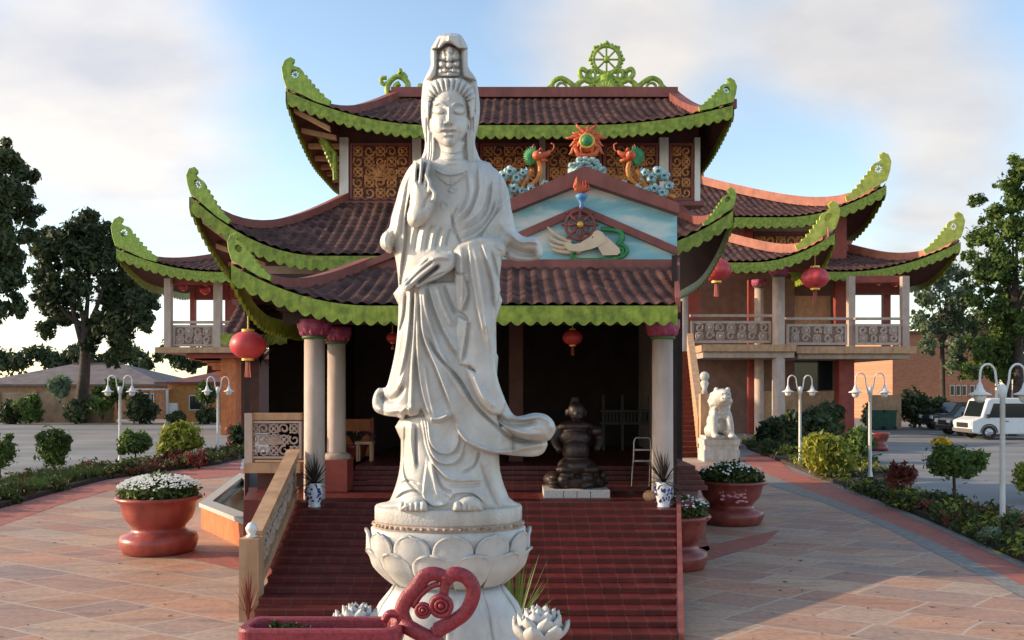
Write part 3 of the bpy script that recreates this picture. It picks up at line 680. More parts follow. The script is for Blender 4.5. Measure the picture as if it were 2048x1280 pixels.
# ------------------------------------------------------------------ sculptures on the gable
def flame_star(mb, c, R_, n, w, y, a0=-.35, a1=PI+.35, rin=.35):
    for k in range(n):
        a = a0+(a1-a0)*k/(n-1); L = R_*(.92 if k % 2 else 1.12); cs, sn = math.cos(a), math.sin(a)
        pts = []
        for j in range(6):
            t = j/5; off = .12*R_*math.sin(t*5)*(1 if k < n/2 else -1)
            pts.append((c[0]+cs*(rin*R_+(L-rin*R_)*t)-sn*off, y, c[2]+sn*(rin*R_+(L-rin*R_)*t)+cs*off))
        mb.tube(pts, [w,w*1.15,w*.95,w*.75,w*.5,w*.12], 6)
def flaming_pearl():
    Y = 15.35; k = Y/F; t = thing('flaming_pearl', 'red flaming ornament with round green pearl on the gable apex', 'sculpture', P(1175,345,Y))
    m = MB(); c = P(1173,285,Y); flame_star(m, c, 38*k, 11, 5.5*k, Y, -.5, PI+.5, .3); flame_star(m, c, 24*k, 9, 5*k, Y-.04, -1.0, PI+1.0, .3)
    m.tube([P(1150,296,Y),P(1156,308,Y),P(1173,312,Y),P(1190,308,Y),P(1197,296,Y)], 6*k, 6)
    m.ball(c, (21*k,.09,21*k), 16, 10); m.build('flames', 'flame', t, True)
    m = MB(); m.ring((c.x,Y-.1,c.z), 13*k, 3*k, 20, 6); m.build('gold_ring', 'gold', t, True)
    MB().ball((c.x,Y-.1,c.z), (12*k,.07,11*k), 16, 10).build('pearl', 'draggreen', t, True)
    m = MB()
    for i in range(46):
        a = PI*random.random(); r = random.random()**.5
        m.ball(P(1174+38*r*math.cos(a), 343-26*r*math.sin(a), Y), (6*k,.12,5*k), 7, 5)
    m.bb(P(1136,0,Y).x, P(1212,0,Y).x, Y-.05, Y+.1, ZZ(349,Y), ZZ(338,Y)); m.build('cloud_base', 'cloudblue', t, True)
flaming_pearl()
def clouds(mb, spots, Y, k):
    for u, v, r in spots:
        for i in range(5):
            a = 2*PI*i/5+u; mb.ball(P(u+r*.55*math.cos(a), v+r*.5*math.sin(a), Y), (r*.55*k,.10,r*.5*k), 7, 5)
        mb.ring(P(u,v,Y-.1), r*.45*k, 1.8*k, 10, 4)
def dragon(sx, label):
    Y = 15.8; k = Y/F
    ax = 1168
    def q(d, v): return P(ax+sx*d, v, Y)
    t = thing('dragon', label, 'sculpture', q(95,390), 'dragons on the gable slopes')
    m = MB(); m.ball(q(93,312), (12*k,.12,11*k), 10, 8); m.tube([q(90,310),q(78,310),q(70,305),q(67,300)], [8*k,6*k,4*k,1*k], 8); m.tube([q(90,318),q(80,321),q(72,321)], [6*k,4*k,1.5*k], 8); m.tube(cat([q(72,306),q(62,300),q(60,290),q(66,286)],3), [1.4*k]*10, 5)
    m.tube([q(97,304),q(103,294),q(100,288)], [2.5*k,2*k,.6*k], 5); m.tube([q(90,303),q(86,294)], [2*k,.6*k], 5)
    m.ball(q(87,300), (4*k,.1,3*k), 7, 5); m.build('head', 'flame', t, True)
    MB().ball(q(88,309)-Vector((0,.1,0)), (2.0*k,.04,1.8*k), 8, 6).build('eye', 'white', t, True)
    m = MB()
    for i in range(13):
        a = -1.2+2.6*i/12; m.tube([q(97,313), q(97+14*math.cos(a),313-13*math.sin(a)), q(97+25*math.cos(a+.15),313-22*math.sin(a+.15))], [6*k,4.6*k,.6*k], 5)
    m.build('mane', 'draggreen', t, True)
    m = MB(); m.tube(cat([q(94,318),q(88,335),(q(90,352)),q(100,366),q(112,372)],5), [4.5*k]*21, 8); m.tube(cat([q(104,340),q(112,352),q(120,366),q(124,376)],4), [4.5*k]*13, 7)
    m.tube(cat([q(132,372),q(138,360),q(146,352),q(152,362)],4), [4.*k]*13, 7); m.tube(cat([q(150,378),q(160,388),q(172,392),q(182,396)],4), [5*k]*13, 7)
    m.build('body', 'dragorange', t, True)
    m = MB(); clouds(m, [(ax+sx*d,v,r) for d,v,r in ((106,378,10),(122,346,9),(135,356,12),(148,344,13),(160,352,12),(140,378,12),(124,382,9),(156,386,12),(78,368,8),(112,390,9),(170,372,10),(150,398,10))], Y-.02, k)
    m.tube([q(116,362),q(112,345),q(116,334)], [5*k,4*k,.8*k], 6); m.build('cloud_scroll', 'cloudblue', t, True)
dragon(-1, 'red headed dragon on pale clouds on the left slope of the gable')
dragon(1, 'red headed dragon on pale clouds on the right slope of the gable')
def gable_relief():
    Y = Yp-.16; k = Y/F
    t = thing('gable_relief', 'open cream hand holding a maroon eight spoked wheel on the blue gable', 'relief', P(1170,515,Y))
    m = MB(); c = P(1160,450,Y)
    m.ring(c, 29*k, 3.3*k, 30, 6); m.ring(c, 20*k, 1.6*k, 24, 5)
    for i in range(8):
        a = PI*i/4+PI/8*0; m.tube([c, c+Vector((math.cos(a)*29*k,0,math.sin(a)*29*k))], [2.4*k,3.4*k], 6)
        m.ball(c+Vector((math.cos(a)*35*k,0,math.sin(a)*35*k)), 3.2*k, 7, 5)
        m.tube([c+Vector((math.cos(a)*8*k,0,math.sin(a)*8*k)), c+Vector((math.cos(a)*17*k,0,math.sin(a)*17*k)), c+Vector((math.cos(a)*24*k,0,math.sin(a)*24*k))], [1.5*k,5*k,2*k], 6)
    m.build('wheel', 'maroonframe', t, True)
    m = MB(); m.ball(c-Vector((0,.05,0)), (7*k,.05,7*k), 10, 8); m.build('hub', 'gold', t, True)
    m = MB()
    def q(u, v): return P(u, v, Y+.06)
    palm = [(1130,496),(1128,488),(1138,486),(1146,490),(1160,487),(1174,478),(1184,466),(1194,462),(1204,466),(1212,478),(1210,486),(1196,494),(1180,500),(1158,505),(1138,503)]
    m.prism([(q(*a).x, q(*a).z) for a in palm], Y-.02, Y+.10)
    m.tube([q(1142,484),q(1120,474),q(1106,465),q(1095,454)], [4.4*k,4*k,3.4*k,1.8*k], 8); m.tube([q(1140,490),q(1118,485),q(1103,478),q(1093,470)], [4.4*k,4*k,3.4*k,1.8*k], 8)
    m.tube([q(1150,497),q(1122,496),q(1107,492),q(1095,485)], [4.6*k,4.2*k,3.6*k,1.9*k], 8); m.tube([q(1162,503),q(1134,505),q(1116,503),(q(1104,498))], [4.6*k,4.2*k,3.6*k,1.9*k], 8)
    m.tube([q(1182,484),q(1172,476),q(1168,468)], [6*k,5*k,2.6*k], 8)
    arm = [(1202,480),(1212,474),(1238,498),(1240,506),(1234,511),(1206,512),(1194,494)]
    m.prism([(q(*a).x, q(*a).z) for a in arm], Y-.01, Y+.09); m.build('hand', 'cream', t)
    m = MB(); m.tube(cat([q(1186,494),q(1200,494),q(1212,484),q(1216,474)],4), 2.2*k, 6); m.build('bracelet', 'blue', t, True)
    m = MB(); m.tube(cat([q(1202,458),q(1222,460),q(1240,464),q(1246,476),(q(1240,488)),q(1248,492),q(1254,502),q(1246,512),q(1225,518),q(1190,520),q(1160,520),q(1146,516),q(1144,507),q(1152,504)],5), [4.6*k]*66, 7)
    m.tube(cat([q(1244,470),q(1240,480),q(1234,492),q(1246,500),q(1240,512)],5), 3.8*k, 6); m.build('scarf', 'draggreen', t, True)
    m = MB(); Y = Yp-.34; k = Y/F
    for i in range(16):
        a = random.uniform(.2,2.9); r = random.uniform(6,26); b0 = P(1163+random.uniform(-8,8),382,Y)
        m.tube([b0, b0+Vector((math.cos(a)*r*.6*k, -.03, math.sin(a)*r*.5*k)), b0+Vector((math.cos(a)*r*.45*k, 0, (math.sin(a)*r+10)*k))], [4*k,4*k,.6*k], 6)
    m.ball(P(1163,378,Y), (15*k,.06,9*k), 10, 8); m.build('flame', 'flame', t, True)
    MB().lathe([(3*k,0),(5*k,6*k),(3*k,10*k),(9*k,20*k),(13*k,26*k),(8*k,30*k)], P(1163,418,Y), 14).build('vase', 'blue', t, True)
gable_relief()

# ------------------------------------------------------------------ left and right wings
def wing_panel(T, a, b, y0_, y1_, Y, cell=.55):
    carved_panel(T, XX(a,Y), XX(b,Y), ZZ(y1_,Y), ZZ(y0_,Y), Y, cell, .075, 'column', 'column', 'wingback', False, .14)
WC = thing('temple_wing', 'sunlit two storey temple wing with stacked upswept tiled roofs at the right', 'temple wing', (16,52,0))
KW = dict(tw=.4, row=.42, m='tile', capm='ridge2', vm='green', fm='green2')
cm = roof(WC, 8, 21.6, 52, 68, 12.45, 16.2, .01, 9.0, 8, 8, lift=(0,1.85), Rx=6., Ry=6, cw=.7, ch=.55, vh=.62, vp=.5, fs=.0255, sides='FR', name='upper_roof', **KW)
c2 = roof(WC, 8.6, 16.5, 46, 56, 9.0, 10.75, .01, 4.5, 4, 4, lift=(0,1.5), Rx=4.3, Ry=3, cw=.6, ch=.5, vh=.52, vp=.45, fs=.022, sides='FR', name='middle_roof', **KW)
c3 = roof(WC, 15.5, 24.9, 50, 62, 9.05, 11.1, .01, 4.0, 6, 6, lift=(0,1.65), Rx=6.4, Ry=5, cw=.6, ch=.5, vh=.5, vp=.45, fs=.022, sides='FR', name='lower_roof', **KW)
b = MB(); b.bb(9.5, XX(1688,54.5), 54.5, 62, 9.5, 13.2); b.build('upper_wall', 'redwood', WC)
b = MB(); b.bb(9.5, XX(1684,54.3), 54.3, 54.5, ZZ(463,54.3), ZZ(452,54.3)); b.bb(9.5,XX(1484,54.3),54.3,54.5,ZZ(500,54.3),ZZ(462,54.3)); b.build('band', 'beige', WC)
carved_panel(WC, XX(1508,54.2), XX(1655,54.2), ZZ(500,54.2), ZZ(465,54.2), 54.2, .6, .07, 'carve', 'maroonframe', 'carveback', False, .1)
for a, c_ in ((1486,1505),(1660,1692)): MB().bb(XX(a,54.),XX(c_,54.),53.9,54.4,9.6,12.9).build('red_pillar', 'redwood', WC)
Yc = 49.
b = MB(); b.bb(XX(1340,51), XX(1600,51.5), 52.5, 60, 0, 9.3); b.bb(XX(1600,51.5), XX(1700,53), 53, 60, 0, 9.3); b.build('body_wall', 'wingwall', WC)
for a_ in ((XX(1572,52.9), XX(1660,52.9), 52.8, 52.99, ZZ(655,52.9), ZZ(592,52.9)), (XX(1508,52.3),XX(1600,52.3),52.2,52.49,ZZ(855,52.3),ZZ(782,52.3)), (XX(1600,52.8),XX(1668,52.8),52.7,52.98,ZZ(858,52.8),ZZ(782,52.8))): MB().bb(*a_).build('tan_wall', 'tan', WC)
MB().bb(XX(1582,52.7), XX(1664,52.7), 52.6, 52.78, ZZ(780,52.7), ZZ(722,52.7)).build('window', 'glass', WC)
for a_ in ((XX(1365,51),XX(1398,51),50.9,51.2,ZZ(640,51),ZZ(560,51)), (XX(1670,52),XX(1694,52),51.9,52.3,ZZ(690,52),ZZ(560,52)), (XX(1676,51),XX(1706,51),50.8,51.6,0,ZZ(708,51)), (XX(1496,51.5),XX(1510,51.5),51.4,51.7,0,ZZ(560,51.5))): MB().bb(*a_).build('red_column', 'redwood', WC)
for a_ in ((XX(1402,Yc), XX(1585,Yc), Yc-.7, 53, ZZ(704,Yc), ZZ(690,Yc)), (XX(1585,Yc+.5), XX(1820,Yc+.5), Yc-.3, 58, ZZ(708,Yc+.5), ZZ(694,Yc+.5))): MB().bb(*a_).build('balcony_slab', 'tan', WC)
for a_ in ((XX(1405,Yc), XX(1583,Yc), Yc-.5, 53, ZZ(716,Yc), ZZ(705,Yc)), (XX(1590,Yc+.5), XX(1812,Yc+.5), Yc, 58, ZZ(718,Yc+.5), ZZ(709,Yc+.5))): MB().bb(*a_).build('slab_edge', 'beige', WC)
for px, y, z0_, z1_, r, cp in [(1365,Yc-.4,ZZ(790,Yc-.4),ZZ(515,Yc-.4),.31,1),(1557,Yc-.4,ZZ(690,Yc-.4),ZZ(533,Yc-.4),.33,1),(1557,Yc-.2,0,ZZ(705,Yc-.2),.35,0),(1518,51,0,ZZ(560,51),.26,1)]:
    column(WC, XX(px,y), y, z0_, z1_, r, cap=bool(cp), n=20)
for a, c_ in ((1695,1708),(1802,1816)): MB().bb(XX(a,Yc+.4),XX(c_,Yc+.4),Yc+.2,Yc+.6,ZZ(695,Yc+.4),ZZ(553,Yc+.4)).build('square_column', 'column', WC)
for px in (1765,1772): MB().bb(XX(px,57),XX(px+7,57),56.8,57.2,ZZ(694,57),ZZ(560,57)).build('rear_column', 'redwood', WC)
for a_ in ((XX(1706,50),XX(1812,50),49.6,50.1,ZZ(566,50),ZZ(553,50)), (XX(1700,56),XX(1812,56),55.9,56.1,ZZ(590,56),ZZ(556,56))): MB().bb(*a_).build('eaves_beam', 'redwood', WC)
for a, c_, u, v in ((1382,1542,642,686),(1573,1694,648,690),(1711,1801,648,690)):
    wing_panel(WC, a, c_, u, v, Yc); MB().bb(XX(a-2,Yc),XX(c_+2,Yc),Yc-.15,Yc+.15,ZZ(u-8,Yc),ZZ(u-13,Yc)).build('handrail', 'column', WC)
MB().bb(XX(1740,58), XX(1800,58), 57.8, 58.2, 0, ZZ(790,58)).build('low_wall', 'tan', WC)
# stair of the wing
ss = MB(); ya, yb = 34., 44.
n = 24
wx = lambda y: 7.0+(8.55-7.0)*(y-ya)/(yb-ya)
for i in range(n):
    y = ya+(yb-ya)*i/n; zt = 4.4*(i+1)/n; ss.slab([(wx(y)-2.6,y),(wx(y),y),(wx(yb),yb),(wx(yb)-2.6,yb)], zt-4.4/n, zt-.03); ss.slab([(wx(y)-2.6,y-.05),(wx(y),y-.05),(wx(y),y+.43),(wx(y)-2.6,y+.43)], zt-.03, zt)
ss.build('red_stair', 'steps', WC)
sw = MB(); xw, xv = wx(ya), wx(yb)
sw.add([(xw,ya-.1,0),(xw+.3,ya-.1,0),(xv+.3,yb,0),(xv,yb,0),(xw,ya-.1,1.5),(xw+.3,ya-.1,1.5),(xv+.3,yb,5.3),(xv,yb,5.3)], [(3,2,1,0),(4,5,6,7),(0,1,5,4),(1,2,6,5),(2,3,7,6),(3,0,4,7)])
sw.build('stair_wall', 'tan', WC)

WB = thing('temple_wing', 'left temple wing with brown upswept roof over a balcony on a red pier', 'temple wing', (-17,52,0))
roof(WB, -21.1, -11, 48, 62, 8.78, 10.75, 5.0, .01, 6, 6, lift=(1.25,0), Rx=5.5, Ry=5, tw=.4, row=.42, cw=.5, ch=.32, vh=.55, vp=.45, vm='green', fs=.024, fm='finial', sides='FL', name='roof')
Yl = 50.
MB().bb(XX(317,Yl), XX(520,Yl), Yl-.5, 58, ZZ(706,Yl), ZZ(695,Yl)).build('balcony_slab', 'tan', WB)
MB().bb(XX(372,Yl), XX(520,Yl), Yl, 57, ZZ(716,Yl), ZZ(707,Yl)).build('slab_edge', 'redwood', WB)
for a, c_ in ((332,345),(430,444)): MB().bb(XX(a,Yl),XX(c_,Yl),Yl-.3,Yl+.1,ZZ(696,Yl),ZZ(558,Yl)).build('square_column', 'column', WB)
for a_ in ((XX(382,56),XX(391,56),55.8,56.2,ZZ(695,56),ZZ(560,56)), (XX(452,56),XX(458,56),55.8,56.2,ZZ(695,56),ZZ(560,56))): MB().bb(*a_).build('rear_column', 'redwood', WB)
for a_ in ((XX(462,55),XX(475,55),54.8,55.2,ZZ(695,55),ZZ(560,55)), (XX(476,56.5),XX(540,56.5),56.4,57,ZZ(695,56.5),ZZ(560,56.5))): MB().bb(*a_).build('red_wall', 'redwood', WB)
for a_ in ((XX(345,Yl),XX(520,Yl),Yl,Yl+.3,ZZ(568,Yl),ZZ(556,Yl)), (XX(392,56.),XX(520,56.),55.9,56.1,ZZ(600,56),ZZ(558,56))): MB().bb(*a_).build('eaves_beam', 'redwood', WB)
for a, c_ in ((346,429),(445,520)):
    wing_panel(WB, a, c_, 650, 693, Yl); MB().bb(XX(a-2,Yl),XX(c_+2,Yl),Yl-.15,Yl+.15,ZZ(647,Yl),ZZ(642,Yl)).build('handrail', 'column', WB)
pr = MB()
pr.bb(XX(446,51.),XX(476,51.),50.6,51.6,0,ZZ(715,51)); pr.build('red_pier', 'orangewall', WB)
pr = MB()
for i in range(9):
    a = PI/2*i/8; pr.bb(XX(380,51)+1.9*math.sin(a)*.98, XX(446,51), 50.8, 51.4, ZZ(716,51)-1.9*(1-math.cos(a))-.12, ZZ(716,51)-1.9*(1-math.cos(a))+.1)
pr.build('arch', 'orangewall', WB)
MB().bb(XX(476,53),XX(520,53),52.8,58,0,ZZ(715,53)).build('lower_wall', 'soffit', WB)
# ------------------------------------------------------------------ white statue carved as a relief in the round
def sdist(poly, X, Y):      # signed distance to a closed polygon, positive inside
    n = len(poly); best = np.full(X.shape, 1e9); ins = np.zeros(X.shape, bool)
    for i in range(n):
        x0,y0 = poly[i]; x1,y1 = poly[(i+1)%n]; dx,dy = x1-x0,y1-y0; L = dx*dx+dy*dy+1e-9
        t = np.clip(((X-x0)*dx+(Y-y0)*dy)/L,0,1); best = np.minimum(best,(X-x0-t*dx)**2+(Y-y0-t*dy)**2)
        c = ((y0 > Y) != (y1 > Y)); ins ^= c & (X < (x1-x0)*(Y-y0)/(y1-y0+1e-9)+x0)
    d = np.sqrt(best); return np.where(ins, d, -d)
def cdist(path, X, Y):      # distance to an open path, side and position along it
    best = np.full(X.shape, 1e9); side = np.zeros(X.shape); tt = np.zeros(X.shape); n = len(path)-1
    for i in range(n):
        x0,y0 = path[i]; x1,y1 = path[i+1]; dx,dy = x1-x0,y1-y0; L = dx*dx+dy*dy+1e-9
        t = np.clip(((X-x0)*dx+(Y-y0)*dy)/L,0,1); d = (X-x0-t*dx)**2+(Y-y0-t*dy)**2; m = d < best
        best = np.where(m,d,best); side = np.where(m,np.sign((X-x0)*dy-(Y-y0)*dx),side); tt = np.where(m,(i+t)/n,tt)
    return np.sqrt(best), side, tt
def smooth(pts, n=5, closed=False):
    v = [Vector((p[0],p[1],0)) for p in pts]
    if closed:
        out = []; N_ = len(v)
        for i in range(N_):
            a,b,c,d = v[i-1],v[i],v[(i+1)%N_],v[(i+2)%N_]
            for k in range(n):
                t = k/n; q = .5*((2*b)+(c-a)*t+(2*a-5*b+4*c-d)*t*t+(3*b-a-3*c+d)*t**3); out.append((q.x,q.y))
        return out
    return [(q.x,q.y) for q in cat(v,n)]
SX0, SX1, SY0, SY1 = 738., 1118., 62., 1024.
step = 1.0
gx = np.arange(SX0, SX1, step); gy = np.arange(SY0, SY1, step)
GX, GY = np.meshgrid(gx, gy); NEG = -9.
Hf = np.full(GX.shape, NEG); Sil = np.full(GX.shape, -1e9)
def box_of(pts, m):
    a = np.array(pts); i0 = max(0,int((a[:,1].min()-m-SY0)/step)); i1 = min(len(gy),int((a[:,1].max()+m-SY0)/step)+2)
    j0 = max(0,int((a[:,0].min()-m-SX0)/step)); j1 = min(len(gx),int((a[:,0].max()+m-SX0)/step)+2); return slice(i0,i1), slice(j0,j1)
def layer(poly, off=0., D=0., p=2.2, E=.03, e=10., folds=(), sm=3, ell=None, blend=.0, minus=None, tilt=None, cyl=None):
    """poly: outline; D: bulge across each row; E,e: rounding height (m) and width (px) at the edge; folds carved on it"""
    global Hf, Sil
    if sm: poly = smooth(poly, sm, True)
    s = box_of(poly, 3); X, Y = GX[s], GY[s]
    d = sdist(poly, X, Y); h = np.full(X.shape, off)
    if D:
        ins = d > 0
        xl = np.where(ins, X, 1e9).min(1); xr = np.where(ins, X, -1e9).max(1)
        ok = xr > xl; xl = np.where(ok, xl, 0); xr = np.where(ok, xr, 1)
        k = np.ones(9)/9; 
        def sm_(a): return np.convolve(np.pad(a,(4,4),'edge'),k,'valid')
        if cyl: xl = np.full_like(xl,cyl[0]); xr = np.full_like(xr,cyl[1])
        else: xl, xr = sm_(xl), sm_(xr)
        t = (X-xl[:,None])/(xr-xl+1e-6)[:,None]; u = np.clip(1-np.abs(2*t-1)**p,0,1)**(1/p); h = h+D*u
    h = h+E*np.sqrt(np.clip(1-(1-np.clip(d/e,0,1))**2,0,1))
    if tilt: h = h+tilt[0]*(X-tilt[2])+tilt[1]*(Y-tilt[3])
    for f in folds:
        kind, path, w, a = f[:4]; a = a*{'r':1.25,'c':1.35,'s':1.7,'b':1.5}[kind]*GAIN; pt = smooth(path, 5) if len(path) > 2 else path
        dd, sd, tt = cdist(pt, X, Y); fade = np.clip(np.minimum(tt, 1-tt)*7+.18,0,1) if len(f) < 5 else 1.
        if kind == 'r': h = h+a*np.exp(-(dd/w)**2)*fade
        elif kind == 'c': h = h-a*np.exp(-(dd/w)**2)*fade
        elif kind == 's':       # overlapping fold: high and soft on the left of the path, a sharp drop on its right
            h = h+a*fade*np.where(sd > 0, np.exp(-dd/(w*2.2)), -.45*np.exp(-dd/(w*.7)))*(1-np.exp(-(dd/1.3)**2)*.6)
        elif kind == 'b':       # beads
            L = sum(math.dist(pt[i],pt[i+1]) for i in range(len(pt)-1)); h = h+a*np.exp(-(dd/w)**2)*(.35+.65*np.abs(np.cos(PI*tt*L/(w*2.1))))
    if ell:
        for (cx, cy, rx, ry, a) in ell:
            q = ((X-cx)/rx)**2+((Y-cy)/ry)**2
            h = h+(a*np.sqrt(np.clip(1-q,0,1)) if a > 0 else a*np.exp(-q*1.5))
    h = np.where(d > 0, h, NEG)
    cur = Hf[s]
    if blend: mxx = np.where((cur > -5) & (h > -5), np.logaddexp(cur/blend, h/blend)*blend, np.maximum(cur,h))
    else: mxx = np.maximum(cur, h)
    Hf[s] = mxx; Sil[s] = np.maximum(Sil[s], d)
R_, C_, S_ = 'r', 'c', 's'; GAIN = 1.
# veil and hood behind the head
layer([(862,97),(870,82),(880,69),(899,67),(918,68),(930,82),(935,97),(936,132),(946,148),(953,160),(957,185),(960,215),(957,250),(950,282),(955,305),(966,325),(1000,350),(1000,420),(960,470),(850,470),(810,400),(822,335),(843,315),(850,285),(844,250),(842,215),(845,172),(850,155),(861,132),(861,115)],
      0., .13, 2.4, .035, 12, [(C_,[(866,100),(864,130),(852,160)],2.5,.02),(C_,[(930,100),(932,132),(944,158)],2.5,.02),(R_,[(952,170),(953,230),(945,290),(962,330)],4,.02),(C_,[(946,170),(947,230),(939,290),(950,325)],2.5,.02),
       (R_,[(848,175),(847,230),(855,290),(840,325)],4,.02),(C_,[(853,178),(853,235),(861,290),(850,325)],2.5,.02)])
# body core
robeL = [(842,318),(826,326),(812,345),(800,372),(792,402),(786,430),(784,455),(786,490),(793,530),(797,570),(797,610),(796,650),(792,690),(788,730),(786,770),(790,815),(801,840),(802,880),(801,920),(797,950),(790,975),(780,1000),(767,1022)]
robeR = [(1024,1022),(1018,995),(1008,970),(1000,940),(998,905),(1000,860),(1002,810),(996,770),(991,740),(989,690),(990,650),(994,610),(999,570),(1001,530),(1010,500),(1020,470),(1024,440),(1021,405),(1014,372),(1003,350),(985,333),(962,320)]
fchest = [(S_,[(934,345),(938,370),(937,393),(925,421),(909,432)],5,.022),(S_,[(956,330),(958,365),(954,393),(937,432),(911,448)],5,.022),(S_,[(984,360),(982,393),(973,427),(948,452),(914,465)],5,.02),
          (S_,[(992,400),(985,425),(965,455),(942,472),(920,480)],5,.02),(S_,[(1010,380),(1005,410),(985,440),(954,483),(925,492)],6,.026),(R_,[(945,350),(946,380),(938,410),(922,430)],4,.012),(R_,[(970,345),(971,385),(960,420),(930,450)],4,.012),
          (C_,[(903,427),(909,457),(923,490)],2.2,.018),(S_,[(852,318),(838,340),(826,365),(812,427),(808,480),(800,553),(799,640)],6,-.03),
          (C_,[(916,412),(905,440),(909,470)],2,.012)]
for i, x in enumerate((824,834,845,856,866,876,886,896)):
    fchest.append((C_ if i % 2 else R_,[(x+7,446+i*1.5),(x,470),(x-5,502 - max(0,i-3)*2)],2.6,.014 if i % 2 else .012))
lower = [(C_,[(826,575),(822,640),(814,704),(796,775)],3,.022),(S_,[(838,570),(840,610),(846,674),(874,742),(909,834)],6,.040),(S_,[(856,570),(866,610),(890,668),(922,720)],6,.032),
         (C_,[(812,585),(808,630),(799,665)],2.5,.022),(S_,[(829,580),(826,660),(820,748),(816,826)],5,.035),(S_,[(832,640),(834,719),(843,784),(862,843)],5,.035),(R_,[(848,575),(852,620),(870,680),(905,750)],4.5,.028),
         (R_,[(820,580),(818,650),(806,730),(795,790)],4.5,.028),(R_,[(872,568),(884,610),(905,655)],5,.028),(C_,[(853,674),(877,713),(918,760),(948,808),(992,852),(1031,879),(1093,882)],3,.038),(C_,[(886,566),(898,600),(912,630)],3,.02),
         (R_,[(862,690),(890,735),(925,785),(960,825)],7,.02),(R_,[(825,700),(824,770),(822,825)],3.5,.02),(R_,[(848,730),(858,790),(870,835)],4,.02)]
layer(robeL+robeR, .0, .215, 2.0, .03, 12, fchest, sm=2)
# underskirt
under = [(S_,[(854,845),(860,885),(880,907),(904,906),(917,888),(918,872)],4,.026),(S_,[(848,842),(859,900),(884,928),(916,922),(930,890)],4,.026),(S_,[(841,838),(853,900),(874,938),(906,962),(957,962)],5,.03),
         (C_,[(960,900),(948,932),(924,946)],2.5,.02),(R_,[(823,845),(822,890),(830,940)],4,.02),(C_,[(832,850),(832,900),(833,932)],2.5,.026),(C_,[(811,850),(808,927),(815,960),(838,985)],2.6,.022),(S_,[(851,930),(845,989),(858,1008),(876,1014),(896,1008)],5,.03),
         (C_,[(868,940),(884,975),(905,985)],2.5,.018),(R_,[(862,920),(868,960),(876,1000)],5,.026),(C_,[(800,968),(820,962),(838,968)],2.5,.016),(S_,[(790,998),(806,985),(830,980),(850,992)],4,.02),(S_,[(900,1000),(912,988),(945,988),(966,1004)],4,.022),
         (R_,[(975,920),(985,960),(1003,1005)],6,.016),(C_,[(960,925),(975,970),(995,1015)],3,.014),(C_,[(900,972),(935,972),(962,968)],3,.016)]
layer([(803,832),(802,880),(801,920),(797,950),(790,975),(780,1000),(767,1021),(1024,1021),(1018,995),(1008,970),(1000,940),(998,905),(1000,830)], .02, .225, 2.2, .03, 12, under, sm=2)
# overskirt with its flares
layer([(800,570),(797,610),(796,650),(792,690),(787,720),(778,758),(771,775),(757,776),(749,786),(745,800),(746,815),(755,826),(775,832),(794,834),(806,839),(812,829),(822,833),(838,828),(842,819),(850,832),(858,843),(876,847),(890,842),(904,835),(912,855),(930,884),(966,902),(1007,909),(1050,913),(1076,912),(1090,902),(1094,880),(1060,872),(1010,852),(995,840),(993,700),(992,640),(994,570)],
      .045, .235, 2.0, .035, 10, lower+[(R_,[(760,785),(770,800),(790,800)],6,-.03),(R_,[(752,815),(775,822),(800,820),(835,815)],5,.03),(C_,[(765,792),(782,800),(796,790),(806,770)],5,.04),(R_,[(800,826),(813,815),(820,828)],3,.03),(R_,[(858,838),(878,838),(900,828)],4,.04),
       (R_,[(905,845),(930,878),(966,897),(1007,904),(1085,890)],4,.03),(R_,[(1020,890),(1060,892),(1090,888)],6,.03)], sm=2, cyl=(768,1024))
# right trailing flare (upper lobe) 
layer([(912,700),(925,732),(938,765),(955,800),(975,825),(1000,850),(1030,872),(1060,881),(1094,882),(1104,874),(1111,860),(1108,845),(1098,833),(1085,827),(1065,826),(1045,831),(1028,830),(1014,808),(1003,780),(994,750),(990,700)],
      .09, .0, 2, .16, 42, [(R_,[(925,725),(945,775),(970,815),(1000,845),(1040,865),(1085,868)],5,.035),(C_,[(985,825),(1010,843),(1040,848),(1075,840)],7,.05),(R_,[(1020,835),(1050,838),(1080,834),(1100,845),(1105,862)],4,.04),(C_,[(940,750),(960,790),(985,820)],6,.012)], sm=3)
# hanging sleeve under the horizontal forearm
layer([(909,500),(930,484),(962,474),(995,486),(1003,525),(998,560),(1001,580),(994,612),(990,650),(989,700),(993,745),(1002,780),(1012,806),(1000,830),(975,820),(955,795),(940,760),(932,735),(951,744),(940,733),(918,729),(913,700),(910,655),(914,630),(925,636),(936,640),(928,628),(912,621),(909,600),(909,550)],
      .19, .13, 2., .04, 6, [(S_,[(937,500),(942,550),(955,620),(966,670)],6,.028),(S_,[(962,490),(975,525),(987,570),(990,620)],6,.028),(R_,[(922,500),(924,560),(922,620)],5,.022),(R_,[(950,500),(960,560),(972,640),(980,700)],5,.018),(C_,[(982,500),(992,540),(995,560)],3,.02),
       (C_,[(909,542),(918,548),(930,549)],2,.02),(S_,[(930,560),(935,590),(922,625)],4,-.022),(S_,[(935,640),(930,680),(922,725)],4,-.02),(R_,[(945,745),(965,790),(990,815)],5,.02)], sm=2, cyl=(880,1024))
